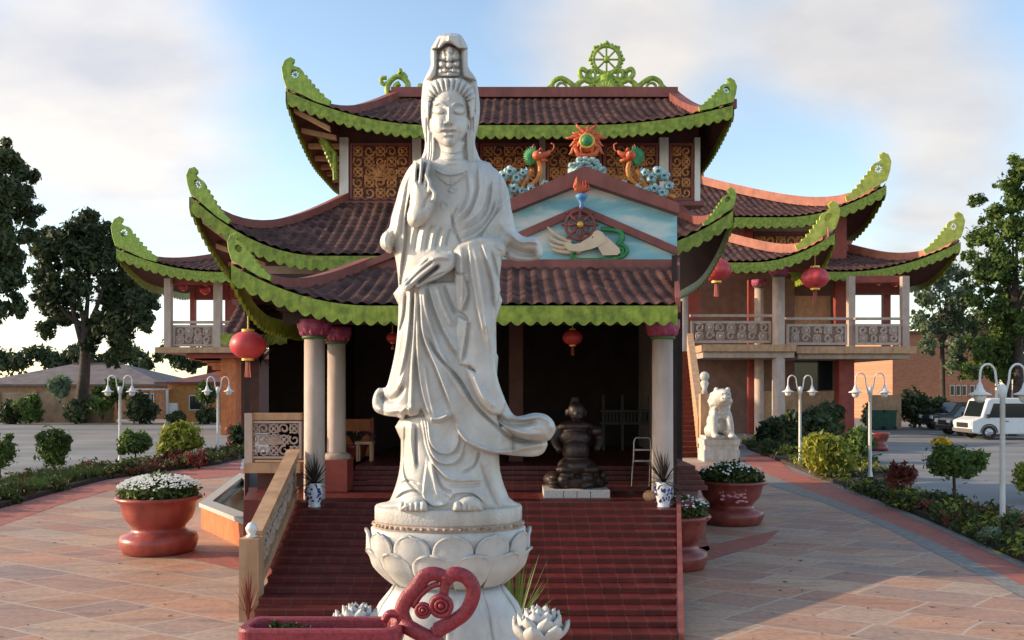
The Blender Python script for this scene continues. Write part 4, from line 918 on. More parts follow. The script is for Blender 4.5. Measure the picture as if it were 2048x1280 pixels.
# right elbow sleeve wing
layer([(925,488),(945,478),(970,466),(995,440),(1015,410),(1026,430),(1030,455),(1042,470),(1056,474),(1070,473),(1079,482),(1085,500),(1083,514),(1070,521),(1045,523),(1020,520),(1005,512),(990,500),(965,492)],
      .05, .0, 2, .13, 40, [(R_,[(1015,462),(1040,482),(1062,482),(1078,486)],5,.05),(C_,[(1012,490),(1040,504),(1075,508)],9,.06),(C_,[(960,478),(985,482),(1005,495),(1015,512)],3,.03),(R_,[(940,486),(965,477),(990,478),(1012,488)],5,.04)], sm=3)
layer([(1000,350),(1014,372),(1021,405),(1024,440),(1030,462),(1012,480),(990,470),(962,490),(935,495),(960,460),(985,420),(990,380)], .06, .0, 2, .15, 40, [(R_,[(1008,400),(990,440),(955,478)],5,.02),(C_,[(1016,398),(985,435),(955,470)],3,.014)], sm=3, blend=.015)
# left elbow sleeve
layer([(826,330),(812,350),(800,375),(791,405),(783,432),(778,455),(765,468),(760,482),(762,494),(771,502),(783,506),(793,480),(805,478),(812,450),(818,400),(822,365),(832,345)], .03, .0, 2, .15, 26,
      [(R_,[(775,462),(768,480),(775,498)],5,.03),(C_,[(788,460),(784,480),(788,505)],4,.02),(S_,[(822,380),(812,425),(806,470)],4,.02)], sm=3)
# horizontal forearm cloth
layer([(905,504),(930,488),(962,474),(990,476),(1010,490),(1008,512),(985,520),(960,505),(935,502),(912,512)], .26, .0, 2, .09, 18, [(C_,[(925,500),(950,490),(980,494),(1002,505)],3,.02),(R_,[(945,484),(975,480),(1000,490)],4,.015)], sm=3, blend=.01)
# lower hand
layer([(910,506),(897,503),(882,504),(868,503),(853,513),(842,524),(832,538),(818,552),(805,563),(806,574),(812,581),(822,576),(830,570),(834,575),(852,567),(875,559),(897,546),(909,534)],
      .33, .0, 2, .055, 11, [(C_,[(878,531),(858,548),(832,569)],3.2,.075),(C_,[(868,521),(838,545),(811,572)],1.8,.022),(C_,[(860,516),(834,538),(808,566)],1.6,.018),(C_,[(888,545),(862,556),(840,570)],1.6,.016),(R_,[(900,516),(880,514),(862,520)],5,.02),(R_,[(873,527),(848,546),(822,568)],4,.012)], sm=2)
# chest opening, neck
layer([(868,325),(880,318),(927,318),(938,330),(934,360),(925,390),(908,404),(893,415),(880,402),(870,380),(866,350)], .19, .04, 2, .012, 6,
      [('b',[(873,340),(886,347),(902,349),(918,347),(932,341)],2.3,.022,1),('b',[(875,350),(885,360),(901,369),(918,360),(930,349)],2.0,.018,1),('b',[(902,349),(903,362),(904,380)],2.,.014,1),(R_,[(896,378),(906,384),(914,376)],2.5,.018)], sm=3)
layer([(876,280),(930,280),(929,300),(932,318),(940,332),(865,332),(876,315),(878,300)], .10, .13, 2, .02, 6, [(C_,[(880,304),(903,309),(927,304)],1.6,.012),(C_,[(879,317),(903,322),(929,317)],1.6,.010)], sm=3)
# hair locks on the shoulders
for x0_, s_ in ((858,1),(944,-1)):
    for k in range(3):
        a = x0_+s_*k*4.5
        layer([(a-3,262),(a+3,262),(a+4-s_*1,300),(a+3-s_*4,330),(a-s_*6,350+k*6),(a-3-s_*6,345+k*6),(a-3-s_*3,325),(a-3,300)], .13+.008*k, 0, 2, .03, 3, sm=2)
# head
GAIN = .85
layer([(864,196),(872,180),(885,172),(898,169),(913,171),(926,180),(934,195),(938,215),(938,240),(935,260),(928,276),(915,290),(903,296),(893,296),(880,289),(868,275),(861,258),(859,240),(859,215)],
      .125, .10, 2.5, .065, 24,
      [(R_,[(867,212),(873,207),(881,205),(890,210),(894,218)],2.3,.011),(R_,[(929,212),(924,207),(915,205),(906,210),(902,218)],2.3,.011),(R_,[(898,212),(898,226),(898,240)],3.6,.030),
       (C_,[(864,225),(872,229),(881,229),(889,225)],1.5,.016),(C_,[(907,225),(915,229),(924,229),(932,225)],1.5,.016),(C_,[(868,215),(877,212),(888,216)],1.8,.008),(C_,[(928,215),(919,212),(908,216)],1.8,.008),
       (C_,[(882,263),(890,262.5),(898,264),(906,262.5),(913,263)],1.5,.016),(R_,[(885,259),(893,257.5),(898,259),(903,257.5),(911,259)],2.2,.013),(R_,[(889,268),(898,270),(907,268)],2.8,.014),(C_,[(890,274),(898,275.5),(906,274)],2.4,.010),
       (C_,[(889,251),(898,252),(907,251)],1.8,.012),(C_,[(887,246),(885,251),(884,255)],2.2,.003)], sm=3,
      ell=[(877,221,12,7.5,.014),(919,221,12,7.5,.014),(898,243,6,6,.022),(891,245,4,4,.012),(905,245,4,4,.012),(898,284,12,10,.012),(877,252,13,14,.010),(919,252,13,14,.010),(877,213,12,4,-.006),(919,213,12,4,-.006),(898,198,3,4,.004)])
GAIN = 1.
# ears
for s_, cx in ((1,862),(-1,937)):
    layer([(cx-s_*5,222),(cx+s_*1,220),(cx+s_*2,245),(cx+s_*1,268),(cx-s_*1,284),(cx-s_*6,286),(cx-s_*8,268),(cx-s_*7,245),(cx-s_*8,230)], .125, 0, 2, .045, 5, [(C_,[(cx-s_*3,230),(cx-s_*4,250),(cx-s_*3,262)],1.6,.02)], sm=3)
# hair cap rolls
hair = []
for k in range(13):
    a = PI*(.02+.96*k/12); hair.append((C_,[(898-34*math.cos(a), 206-26*math.sin(a)),(898-44*math.cos(a), 202-40*math.sin(a)),(898-52*math.cos(a),200-50*math.sin(a))],1.9,.024,1))
layer([(852,232),(849,205),(851,182),(858,168),(868,159),(880,154),(898,152),(916,154),(930,159),(941,168),(948,182),(950,205),(947,232),(940,240),(937,215),(931,198),(920,190),(898,187),(876,190),(865,198),(860,215),(858,240)], .145, .10, 2.2, .045, 9, hair, sm=3)
for s_, bx in ((1,853),(-1,946)):
    layer([(bx-3,225),(bx+4*1,225),(bx+4,260),(bx+3+s_*2,290),(bx-3+s_*2,292),(bx-4,260)], .12, 0, 2, .04, 5, [(C_,[(bx,228),(bx,260),(bx+s_,288)],1.5,.015,1)], sm=2)
# crown ornament and bun
layer([(872,152),(874,130),(874,112),(880,98),(890,92),(898,88),(908,92),(918,98),(923,112),(922,130),(924,152),(910,156),(886,156)], .10, .08, 2, .04, 8, sm=3,
      ell=[(898,100,7,9,.035),(898,116,9,8,.04),(888,112,5,7,.03),(908,112,5,7,.03),(882,128,6,6,.035),(914,128,6,6,.035),(898,130,7,6,.05),(890,140,6,5,.04),(906,140,6,5,.04),(880,142,5,5,.03),(916,142,5,5,.03),(898,148,9,4,.04)],
      folds=[(C_,[(876,120),(886,122),(898,124),(910,122),(920,120)],1.5,.025,1),(C_,[(876,136),(898,137),(920,136)],1.5,.02,1),(C_,[(889,98),(892,120),(893,150)],1.2,.015,1),(C_,[(907,98),(904,120),(903,150)],1.2,.015,1)])
layer([(861,99),(870,82),(880,69),(899,67),(918,68),(930,82),(936,98),(926,100),(914,95),(904,88),(898,86),(890,88),(880,96),(870,100)], .17, .08, 2, .03, 7, [(R_,[(899,68),(898,84)],4,.012),(C_,[(884,72),(874,96)],2,.010),(C_,[(915,72),(924,96)],2,.010)], sm=2)
for a in ([(862,99),(875,99),(875,120),(873,150),(866,155),(852,160),(856,145),(862,130)], [(923,99),(935,98),(935,130),(945,148),(953,162),(936,158),(924,152),(922,120)]):
    layer(a, .15, .03, 2, .03, 6, sm=2)
# raised hand and forearm
layer([(824,362),(821,385),(819,412),(814,432),(817,447),(826,454),(840,451),(853,440),(863,424),(869,402),(868,385),(860,374),(848,366),(834,358)], .27, 0, 2, .09, 20, [(C_,[(862,384),(852,400),(846,418)],3,.014),(R_,[(862,380),(866,400),(860,420)],5,.012)], sm=3)
def finger(path, w, off):
    p = smooth(path, 4); L = []; R2 = []
    for i, q in enumerate(p):
        a, b = p[max(0,i-1)], p[min(len(p)-1,i+1)]; d = Vector((b[0]-a[0], b[1]-a[1])); d.normalize(); ww = w*(1-.28*i/len(p))
        L.append((q[0]-d.y*ww, q[1]+d.x*ww)); R2.append((q[0]+d.y*ww, q[1]-d.x*ww))
    e = p[-1]; d = Vector((p[-1][0]-p[-2][0], p[-1][1]-p[-2][1])); d.normalize()
    layer(L+[(e[0]+d.x*w*.9, e[1]+d.y*w*.9)]+R2[::-1], off, 0, 2, .045, w, sm=0)
finger([(829,378),(830,352),(832,330)], 5., .29); finger([(838,378),(841,350),(843,320)], 5.2, .30); finger([(848,380),(852,352),(857,326)], 5., .30)
finger([(857,386),(858,366),(852,350)], 4.6, .33); finger([(866,402),(868,386),(858,372)], 4.6, .35)
layer([(882,404),(889,400),(898,404),(900,413),(894,421),(885,419),(880,412)], .225, 0, 2, .035, 6, ell=[(890,411,5,5,-.05)], sm=3)
# feet
for fx0, fx1, fy0, fy1 in ((801,856,1000,1021),(905,964,997,1021)):
    big = 1 if fx0 < 850 else -1
    layer([(fx0,fy1-6),(fx0+8,fy0+5),(fx0+24,fy0-4),(fx1-16,fy0-5),(fx1-4,fy0+4),(fx1,fy1-5),(fx1-1,1022),(fx0+1,1022)], .29, 0, 2, .045, 14, sm=2)
    n_ = 5; ws = [15,11,10.5,10,9]; xs = fx1-2 if big > 0 else fx0+2
    for k in range(n_):
        cx = xs-big*ws[k]/2; xs -= big*ws[k]; w_ = ws[k]/2
        layer([(cx-w_,1022),(cx-w_,1008),(cx-w_*.5,1003+k*.5),(cx+w_*.5,1003+k*.5),(cx+w_,1008),(cx+w_,1022)], .325-.012*k, 0, 2, .04, w_*1.05, sm=2)
# fine cloth ripple so no surface is perfectly smooth
rp = sum(a*np.sin(GX*fx_+GY*fy_+ph) for a, fx_, fy_, ph in [(.0015,.11,.05,0),(.0012,.19,-.07,1),(.001,.05,.09,2)])
def blur(A, mask, n):
    A = A.copy(); Mk = mask.astype(float)
    for _ in range(n):
        num = A*Mk; den = Mk.copy(); s1 = np.zeros_like(A); s2 = np.zeros_like(A)
        for dy, dx in ((0,1),(0,-1),(1,0),(-1,0)): s1 += np.roll(num,(dy,dx),(0,1)); s2 += np.roll(den,(dy,dx),(0,1))
        A = np.where(mask, (num*2+s1)/np.maximum(den*2+s2,1e-6), A)
    return A
mask = Sil > -.9
Hf = np.where(Hf > -5, Hf, 0.)
# push below the surface where the mask extends past the layers
Hf = blur(np.where(mask, Hf, 0)+rp*mask, mask, 1)
bd = np.clip(Sil/60,0,1); back = -.02-.24*np.sqrt(1-(1-bd)**2)
back = blur(back, mask, 6)
gyy, gxx = np.gradient(Sil, step); gn = np.sqrt(gxx**2+gyy**2)+1e-6
near = (np.abs(Sil) < 1.3) & mask
PX = np.where(near, GX-np.clip(Sil,-1.3,1.3)*gxx/gn, GX); PY = np.where(near, GY-np.clip(Sil,-1.3,1.3)*gyy/gn, GY)
PY = np.minimum(PY, 1022)
YS = 6.0
def statue():
    ids = -np.ones(mask.shape, int); ids[mask] = np.arange(mask.sum()); N_ = int(mask.sum())
    def world(D): 
        Yd = YS-D[mask]; return np.stack([(PX[mask]-CX)*Yd/F, Yd, H+(HY-PY[mask])*Yd/F], 1)
    V = np.concatenate([world(Hf), world(back)])
    a,b,c,d = ids[:-1,:-1], ids[:-1,1:], ids[1:,1:], ids[1:,:-1]
    ok = (a>=0)&(b>=0)&(c>=0)&(d>=0); q = np.stack([a[ok],d[ok],c[ok],b[ok]],1)
    fs = [q, q[:,::-1]+N_]
    # stitch the rim
    okp = np.pad(ok,1)
    inn = okp[1:-1,1:-1]
    up = inn & ~okp[:-2,1:-1]; dn = inn & ~okp[2:,1:-1]; lf_ = inn & ~okp[1:-1,:-2]; rg = inn & ~okp[1:-1,2:]
    for m_, p, r in ((up,b,a),(dn,d,c),(lf_,a,d),(rg,c,b)): fs.append(np.stack([r[m_],p[m_],p[m_]+N_,r[m_]+N_],1)[:,::-1])
    Fq = np.concatenate(fs)
    used = np.unique(Fq); mp = -np.ones(2*N_, int); mp[used] = np.arange(len(used))
    return V[used], mp[Fq]
V_, F_ = statue()
STT = thing('statue', 'tall white marble goddess statue in flowing robes with one raised hand', 'statue', (XX(895,YS),YS,0))
body = mesh_obj('figure', V_.tolist(), F_.tolist(), 'marble', STT, True)
# lotus pedestal
zf = 1.815; cxs = XX(897,YS)
def eell(prof, m_, name, n=96, k=.66, **kw):
    b = MB(); b.lathe(prof, (cxs,YS,0), n, 1., k, **kw); return b.build(name, m_, STT, True)
Z = lambda py: H+(HY-py)*5.66/F
r1 = 147*YS/F
eell([(r1*.98,Z(1056)),(r1,Z(1052)),(r1,Z(1027)),(r1*.985,Z(1023)),(0,Z(1022.5))], 'marble2', 'slab')
bnd = eell([(r1*1.01,Z(1068)),(r1*1.02,Z(1066)),(r1*1.0,Z(1057)),(r1*.97,Z(1055))], 'beige', 'bead_band')
bd_ = MB()
for i in range(64):
    a = 2*PI*i/64; bd_.ball((cxs+r1*1.01*math.cos(a), YS+r1*.66*1.01*math.sin(a), Z(1061)), (.017,.017,.012), 6, 4)
bd_.build('beads', 'band', bnd, True)
prof = [(r1*.70,Z(1184)),(r1*.80,Z(1168)),(r1*.93,Z(1145)),(r1*1.02,Z(1115)),(r1*1.05,Z(1085)),(r1*1.05,Z(1070)),(r1*1.0,Z(1067.5))]
cup = eell(prof, 'marble', 'lotus_cup')
def radius_at(z, prof):
    for (ra,za),(rb,zb) in zip(prof, prof[1:]):
        if za <= z <= zb: return ra+(rb-ra)*(z-za)/(zb-za)
    return prof[0][0] if z < prof[0][1] else prof[-1][0]
def petals(n, a0, zb, zt, wid, lip, off, prof, name, parent, inv=False, k=.66):
    nu, nv = 14, 16; b = MB()
    for i in range(n):
        ac = a0+2*PI*i/n; vs = []
        for jv in range(nv+1):
            v = jv/nv; w = wid*(math.sin(PI*min(1,.22+.6*v))**.5)*(1 if v < .7 else math.sqrt(max(0,1-((v-.7)/.3)**2)))
            for ju in range(nu+1):
                u = 2*ju/nu-1; z = zb+(zt-zb)*v; r = radius_at(z, prof)
                bulge = .030*(1-u*u)*math.sin(PI*min(1,v*.9+.1)); edge = .014*max(0,(abs(u)-.72)/.28)+.014*max(0,(v-.86)/.14)
                rr = r+off+bulge+edge+lip*max(0,v-.7)**2*11; a = ac+u*w
                vs.append((cxs+rr*math.cos(a), YS+rr*k*math.sin(a), z))
        W_ = nu+1; b.add(vs, [(j*W_+i_, j*W_+i_+1, (j+1)*W_+i_+1, (j+1)*W_+i_) for j in range(nv) for i_ in range(nu)])
    o = b.build(name, 'marble', parent, True); md = o.modifiers.new('thick','SOLIDIFY'); md.thickness = .016; md.offset = 1; return o
petals(12, .10, Z(1165), Z(1070), .255, .012, .000, prof, 'upper_petals', STT)
petals(12, .10+PI/12, Z(1184), Z(1108), .265, .018, .016, prof, 'lower_petals', STT)
prof2 = [(r1*1.28,.25),(r1*1.25,.6),(r1*1.12,.85),(r1*.92,Z(1235)),(r1*.74,Z(1196)),(r1*.70,Z(1183))]
eell(prof2, 'marble', 'flared_base')
eell([(r1*1.5,0),(r1*1.5,.2),(r1*1.35,.26)], 'marble2', 'plinth')
petals(10, .0, Z(1190), .62, .30, .05, .0, [(r1*1.3,0.3)]+prof2[1:], 'base_petals', STT)

# ------------------------------------------------------------------ white lotus sculptures
def lotus(px, py, Y, R0, label, seed):
    rnd = random.Random(seed); c = P(px,py,Y); t = thing('lotus_sculpture', label, 'sculpture', (c.x,c.y,0), 'white lotus sculptures beside the pedestal')
    MB().lathe([(R0*1.2,0),(R0*1.15,.1),(R0*.45,.2),(R0*.4,c.z-R0*1.0),(R0*.7,c.z-R0*.7),(R0*.3,c.z-R0*.3)], (c.x,c.y,0), 20).build('stand', 'marble2', t, True)
    for ring_, (n, op, L, w) in enumerate([(7,1.25,1.05,.46),(7,.90,.95,.44),(6,.55,.9,.40),(5,.25,.9,.34)]):
        for i in range(n):
            a = 2*PI*(i+.5*ring_)/n+rnd.uniform(-.1,.1); b = MB(); vs = []; nu, nv = 8, 8
            for jv in range(nv+1):
                v = jv/nv; rad0 = R0*(.12+L*math.sin(op)*math.sin(min(1,v*1.05)*PI*.56)); ww = R0*w*math.sin(PI*(.10+.86*v))**.55*(1 if v < .9 else 1-.65*(v-.9)/.1); z0 = R0*(-.55+1.35*v*math.cos(op*.72)-.18*op*(1-v))
                for ju in range(nu+1):
                    u = 2*ju/nu-1; ra = rad0-R0*.20*u*u*math.sin(PI*v*.8); zz = z0+R0*.05*(v**3)*(1-abs(u))
                    vs.append((c.x+ra*math.cos(a)-u*ww*math.sin(a), c.y+ra*math.sin(a)+u*ww*math.cos(a), c.z+zz))
            W_ = nu+1; b.add(vs, [(j*W_+k, j*W_+k+1, (j+1)*W_+k+1, (j+1)*W_+k) for j in range(nv) for k in range(nu)])
            o = b.build('petal', 'petalwhite' if 0 else 'marble', t, True); md = o.modifiers.new('thick','SOLIDIFY'); md.thickness = .012
lotus(1080, 1256, 5.2, .155, 'white stone lotus with pointed petals right of the statue pedestal', 3)
lotus(713, 1248, 5.4, .15, 'white stone lotus half hidden behind the maroon burner at left', 8)

# ------------------------------------------------------------------ maroon burner
BT = thing('incense_burner', 'maroon glazed incense trough with scrolled cloud handle in front of the statue', 'incense burner', (XX(650,4.4),4.4,0))
Yf, Yb_ = 4.22, 4.46; zr = 1.47
xa, xb = XX(487,4.3), XX(800,4.3)
def rr_(x0,x1,y0,y1,r,n=6):
    o = []
    for cx_,cy_,a0 in ((x1-r,y0+r,-PI/2),(x1-r,y1-r,0),(x0+r,y1-r,PI/2),(x0+r,y0+r,PI)):
        for k in range(n+1): a = a0+PI/2*k/n; o.append((cx_+r*math.cos(a), cy_+r*math.sin(a)))
    return o
m = MB()
levels = [(.0,.0,1.05),(.0,0,zr-.10),(.012,.012,zr-.06),(.012,.012,zr-.012),(.006,.006,zr),(-.025,-.025,zr),(-.03,-.03,zr-.01),(-.035,-.035,zr-.05)]
vs = []; n_ = 28
for g, _, z in levels:
    vs += [(x,y,z) for x,y in rr_(xa-g,xb+g,Yf-g,Yb_+g,.06)]
K_ = len(vs)//len(levels)
m.add(vs, [(j*K_+i,j*K_+(i+1)%K_,(j+1)*K_+(i+1)%K_,(j+1)*K_+i) for j in range(len(levels)-1) for i in range(K_)]+[tuple(range(K_-1,-1,-1))])
m.build('trough', 'burner', BT)
MB().slab(rr_(xa+.03,xb-.03,Yf+.03,Yb_-.03,.05), zr-.09, zr-.055).build('ash_bed', 'soil', BT)
m = MB()
for sx in (xa+.08, xb-.08):
    for sy in (Yf+.05, Yb_-.05): m.lathe([(.05,0),(.035,.1),(.03,.7),(.055,1.06)], (sx,sy,0), 10)
m.build('stand', 'burner', BT, True)
mg = shrub('moss_tuft', 'low dark green succulents growing inside the maroon trough', (XX(585,4.38),4.38,zr-.03), (.19,.05,.025), 900, .018, 'leafcover', category='plant', clumps=14, shell=.2)
hd = MB(); Yh = 4.34; kk = Yh/F
def h_(px, py, dy=0): return P(px,py,Yh+dy)
out = cat([h_(868,1268),h_(882,1258),h_(905,1244),h_(930,1225),h_(944,1198),h_(946,1175),h_(934,1156),h_(914,1148),h_(900,1152),h_(890,1162)],5)
hd.tube(out, [15*kk]*len(out), 12, flat=.55)
o2 = cat([h_(893,1158),h_(880,1150),h_(862,1148),h_(846,1156),h_(836,1172),h_(824,1186),h_(812,1200),h_(804,1222),(h_(812,1245)),h_(826,1262)],5)
hd.tube(o2, [13*kk+3*kk*math.sin(PI*i/len(o2)) for i in range(len(o2))], 12, flat=.55)
hd.tube(cat([h_(893,1152),h_(889,1175),h_(886,1200)],4), [14*kk,12*kk,10*kk]+[10*kk]*6, 10, flat=.8)
hd.tube(cat([h_(768,1242),h_(778,1228),h_(795,1228),h_(812,1232)],4), 8.5*kk, 10, flat=.9)
hd.tube([h_(800,1245),h_(830,1262),h_(868,1282),h_(880,1290)], 16*kk, 10, flat=.8)
hd.tube(cat([h_(826,1215),h_(838,1194),(h_(850,1182)),h_(864,1172),h_(878,1168)],4), 6*kk, 8)
hd.build('cloud_handle', 'burner', BT, True)
sp = MB()
for cx_, cy_, R_b in ((882,1212,19),(846,1221,13)):
    sp.ring(h_(cx_,cy_,-.02), R_b*kk, R_b*.34*kk, 24, 8); sp.ring(h_(cx_,cy_,-.035), R_b*.55*kk, R_b*.2*kk, 20, 6); sp.ball(h_(cx_,cy_,-.04), R_b*.32*kk, 10, 8); sp.ball(h_(cx_,cy_,.0), (R_b*kk,.02,R_b*kk), 14, 8)
sp.tube(cat([h_(868,1252),h_(880,1246),h_(900,1238)],4), 6*kk, 8)
sp.build('scroll', 'burner', BT, True)
# ------------------------------------------------------------------ ground
def sheet(name, pts, z, m, kind='structure'):
    o = mesh_obj(name, [(p[0],p[1],z) for p in pts], [tuple(range(len(pts)))], m); o['kind'] = kind; return o
def gg(*a): return [(G(x,y).x, G(x,y).y) for x, y in a]
sheet('ground', [(-900,-60),(900,-60),(900,1500),(-900,1500)], -.012, 'asphalt')
sheet('plaza', [(-9,-3),(9,-3)]+gg((2120,1230),(2015,1180),(1900,1120),(1760,1050),(1640,1003),(1541,972),(1500,950),(1490,925),(1400,915))+gg((480,940),(440,952),(330,962),(220,975),(120,1003),(0,1040),(-120,1078)), 0., 'flag')
# edging strips either side of the plaza
def strip(name, inner, outer, z, m): sheet(name, gg(*inner)+gg(*outer)[::-1], z, m)
strip('paving_border', [(2200,1268),(2015,1180),(1760,1050),(1640,1003),(1541,972),(1500,948)], [(2200,1240),(2048,1172),(1860,1080),(1700,1012),(1600,975),(1510,938)], .004, 'border')
strip('brick_path', [(2200,1240),(2048,1172),(1860,1080),(1700,1012),(1600,975),(1510,938),(1480,915)], [(2200,1185),(2048,1138),(1860,1052),(1700,985),(1580,940),(1560,922),(1520,905)], .004, 'brickstrip')
strip('kerb_strip', [(2200,1185),(2048,1138),(1860,1052),(1700,985),(1580,940)], [(2200,1172),(2048,1126),(1860,1043),(1700,979),(1585,935)], .008, 'border')
strip('brick_path', [(-120,1090),(0,1052),(120,1010),(220,981),(330,966),(440,955),(500,945)], [(-120,1048),(0,1018),(120,984),(215,960),(300,948),(440,930),(500,916)], .004, 'brickstrip')
strip('brick_path', [(345,1113),(400,1122),(520,1150),(620,1170)], [(330,1102),(460,1104),(560,1106),(640,1108)], .004, 'brickstrip')
strip('brick_path', [(1395,1020),(1420,1100),(1300,1140),(1200,1140)], [(1560,1060),(1528,1088),(1420,1120),(1330,1142)][::-1], .005, 'brickstrip')
strip('terrace', [(480,940),(560,930),(560,905),(420,905)], [(484,918),(540,912),(540,900),(440,900)], .006, 'granite')
b = MB()
for i in range(5): b.slab([(24.2+i*2.9,47.6),(24.32+i*2.9,47.6),(24.32+i*2.9,52.4),(24.2+i*2.9,52.4)], -.011, -.006)
o = b.build('bay_markings', 'white'); o['kind'] = 'structure'
b = MB()
for i in range(150):
    p = G(random.choice((random.uniform(0,470), random.uniform(1500,2048))), 960+320*random.random()**1.3); s_ = random.uniform(.012,.035); a = random.random()*6.28
    b.add([(p.x+s_*math.cos(a+q)*w, p.y+s_*math.sin(a+q)*w, .006+.01*(q > 1.5)*random.random()) for q, w in ((0,1.4),(1.57,.5),(3.14,1.4),(4.71,.5))], [(0,1,2,3)])
o = b.build('fallen_leaves', 'bark'); o['kind'] = 'stuff'
# planting beds (raised soil)
def bed(pts, h=.10): 
    b = MB(); b.slab(gg(*pts), 0, h); o = b.build('planting_bed', 'soil'); o['kind'] = 'structure'; return o
LB = [(-120,1046),(0,1016),(120,982),(215,958),(300,946),(440,928),(492,912),(492,900),(440,908),(330,930),(180,945),(60,965),(0,985),(-120,1010)]
RB = [(2200,1170),(2048,1124),(1860,1041),(1760,1000),(1700,978),(1760,985),(1860,1003),(2048,1050),(2200,1080)]
RB2 = [(1700,976),(1640,958),(1585,934),(1540,915),(1500,900),(1480,880),(1560,876),(1680,885),(1745,925),(1790,960),(1800,980)]
bed(LB); bed(RB); bed(RB2)
def polyfill(pts, n):
    w = gg(*pts); xs = [p[0] for p in w]; ys = [p[1] for p in w]; out = []
    while len(out) < n:
        x, y = random.uniform(min(xs),max(xs)), random.uniform(min(ys),max(ys)); c = False; j = len(w)-1
        for i in range(len(w)):
            if (w[i][1] > y) != (w[j][1] > y) and x < (w[j][0]-w[i][0])*(y-w[i][1])/(w[j][1]-w[i][1])+w[i][0]: c = not c
            j = i
        if c: out.append((x,y))
    return out
def cover(pts, n, nl, h, size, m, name='ground_cover'):
    bl = [(x,y,.1+h*.35*random.random(),(.16+.25*random.random(),.16+.25*random.random(),h*(.4+.6*random.random()))) for x,y in polyfill(pts, n)]
    o = leaves(bl, nl, size, m, name, shell=.3); o['kind'] = 'stuff'; return o
cover(LB, 260, 22000, .28, .085, 'leafcover'); cover(LB, 60, 3500, .34, .08, 'leafred')
cover(RB, 240, 20000, .22, .07, 'leafcover'); cover(RB, 50, 2500, .26, .07, 'leafyel'); cover(RB, 26, 1500, .28, .07, 'leafred')
cover(RB2, 130, 12000, .28, .09, 'leafcover'); cover(RB2, 40, 2200, .34, .08, 'leafyel')
gr = [(x,y) for x,y in polyfill([(-100,1042),(0,1012),(120,980),(215,956),(215,948),(60,962),(0,980)], 700)]
b = MB()
for x, y in gr:
    for k in range(5):
        a = random.random()*6.28; h = random.uniform(.18,.38); b.add([(x-.01,y,.08),(x+.012,y,.08),(x+.09*math.cos(a),y+.09*math.sin(a),.08+h)], [(0,1,2)])
o = b.build('grass_edging', 'leafmid'); o['kind'] = 'stuff'
# raised pond at left
PT = thing('raised_pond', 'low raised pond with grey coping and orange rendered wall beside the left planter', 'pond', G(470,1090))
pa, pb_, pc, pd = G(402,1056), G(520,1112), G(600,1030), G(480,985)
hP = .40
b = MB(); ring_o = [pa,pb_,pc,pd]; cen = sum(ring_o, Vector())/4
inn = [cen+(p-cen)*.80 for p in ring_o]
for i in range(4):
    a, c, d, e = ring_o[i], ring_o[(i+1)%4], inn[(i+1)%4], inn[i]
    b.slab([(a.x,a.y),(c.x,c.y),(d.x,d.y),(e.x,e.y)], 0, hP)
b.build('pond_wall', 'orangewall', PT)
b = MB(); oo = [cen+(p-cen)*1.04 for p in ring_o]; ii = [cen+(p-cen)*.78 for p in ring_o]
for i in range(4):
    a, c, d, e = oo[i], oo[(i+1)%4], ii[(i+1)%4], ii[i]
    b.slab([(a.x,a.y),(c.x,c.y),(d.x,d.y),(e.x,e.y)], hP+.002, hP+.075)
b.build('coping', 'granite', PT)
b = MB(); q = [cen+(p-cen)*.795 for p in ring_o]
for i in range(4):
    a, c = q[i], q[(i+1)%4]; b.add([(a.x,a.y,hP),(c.x,c.y,hP),(c.x,c.y,.1),(a.x,a.y,.1)], [(0,1,2,3)])
b.build('blue_lining', 'pool', PT)
wt = MB(); wt.slab([((cen+(p-cen)*.79).x,(cen+(p-cen)*.79).y) for p in ring_o], .1, hP-.06); wt.build('water', 'water', PT)

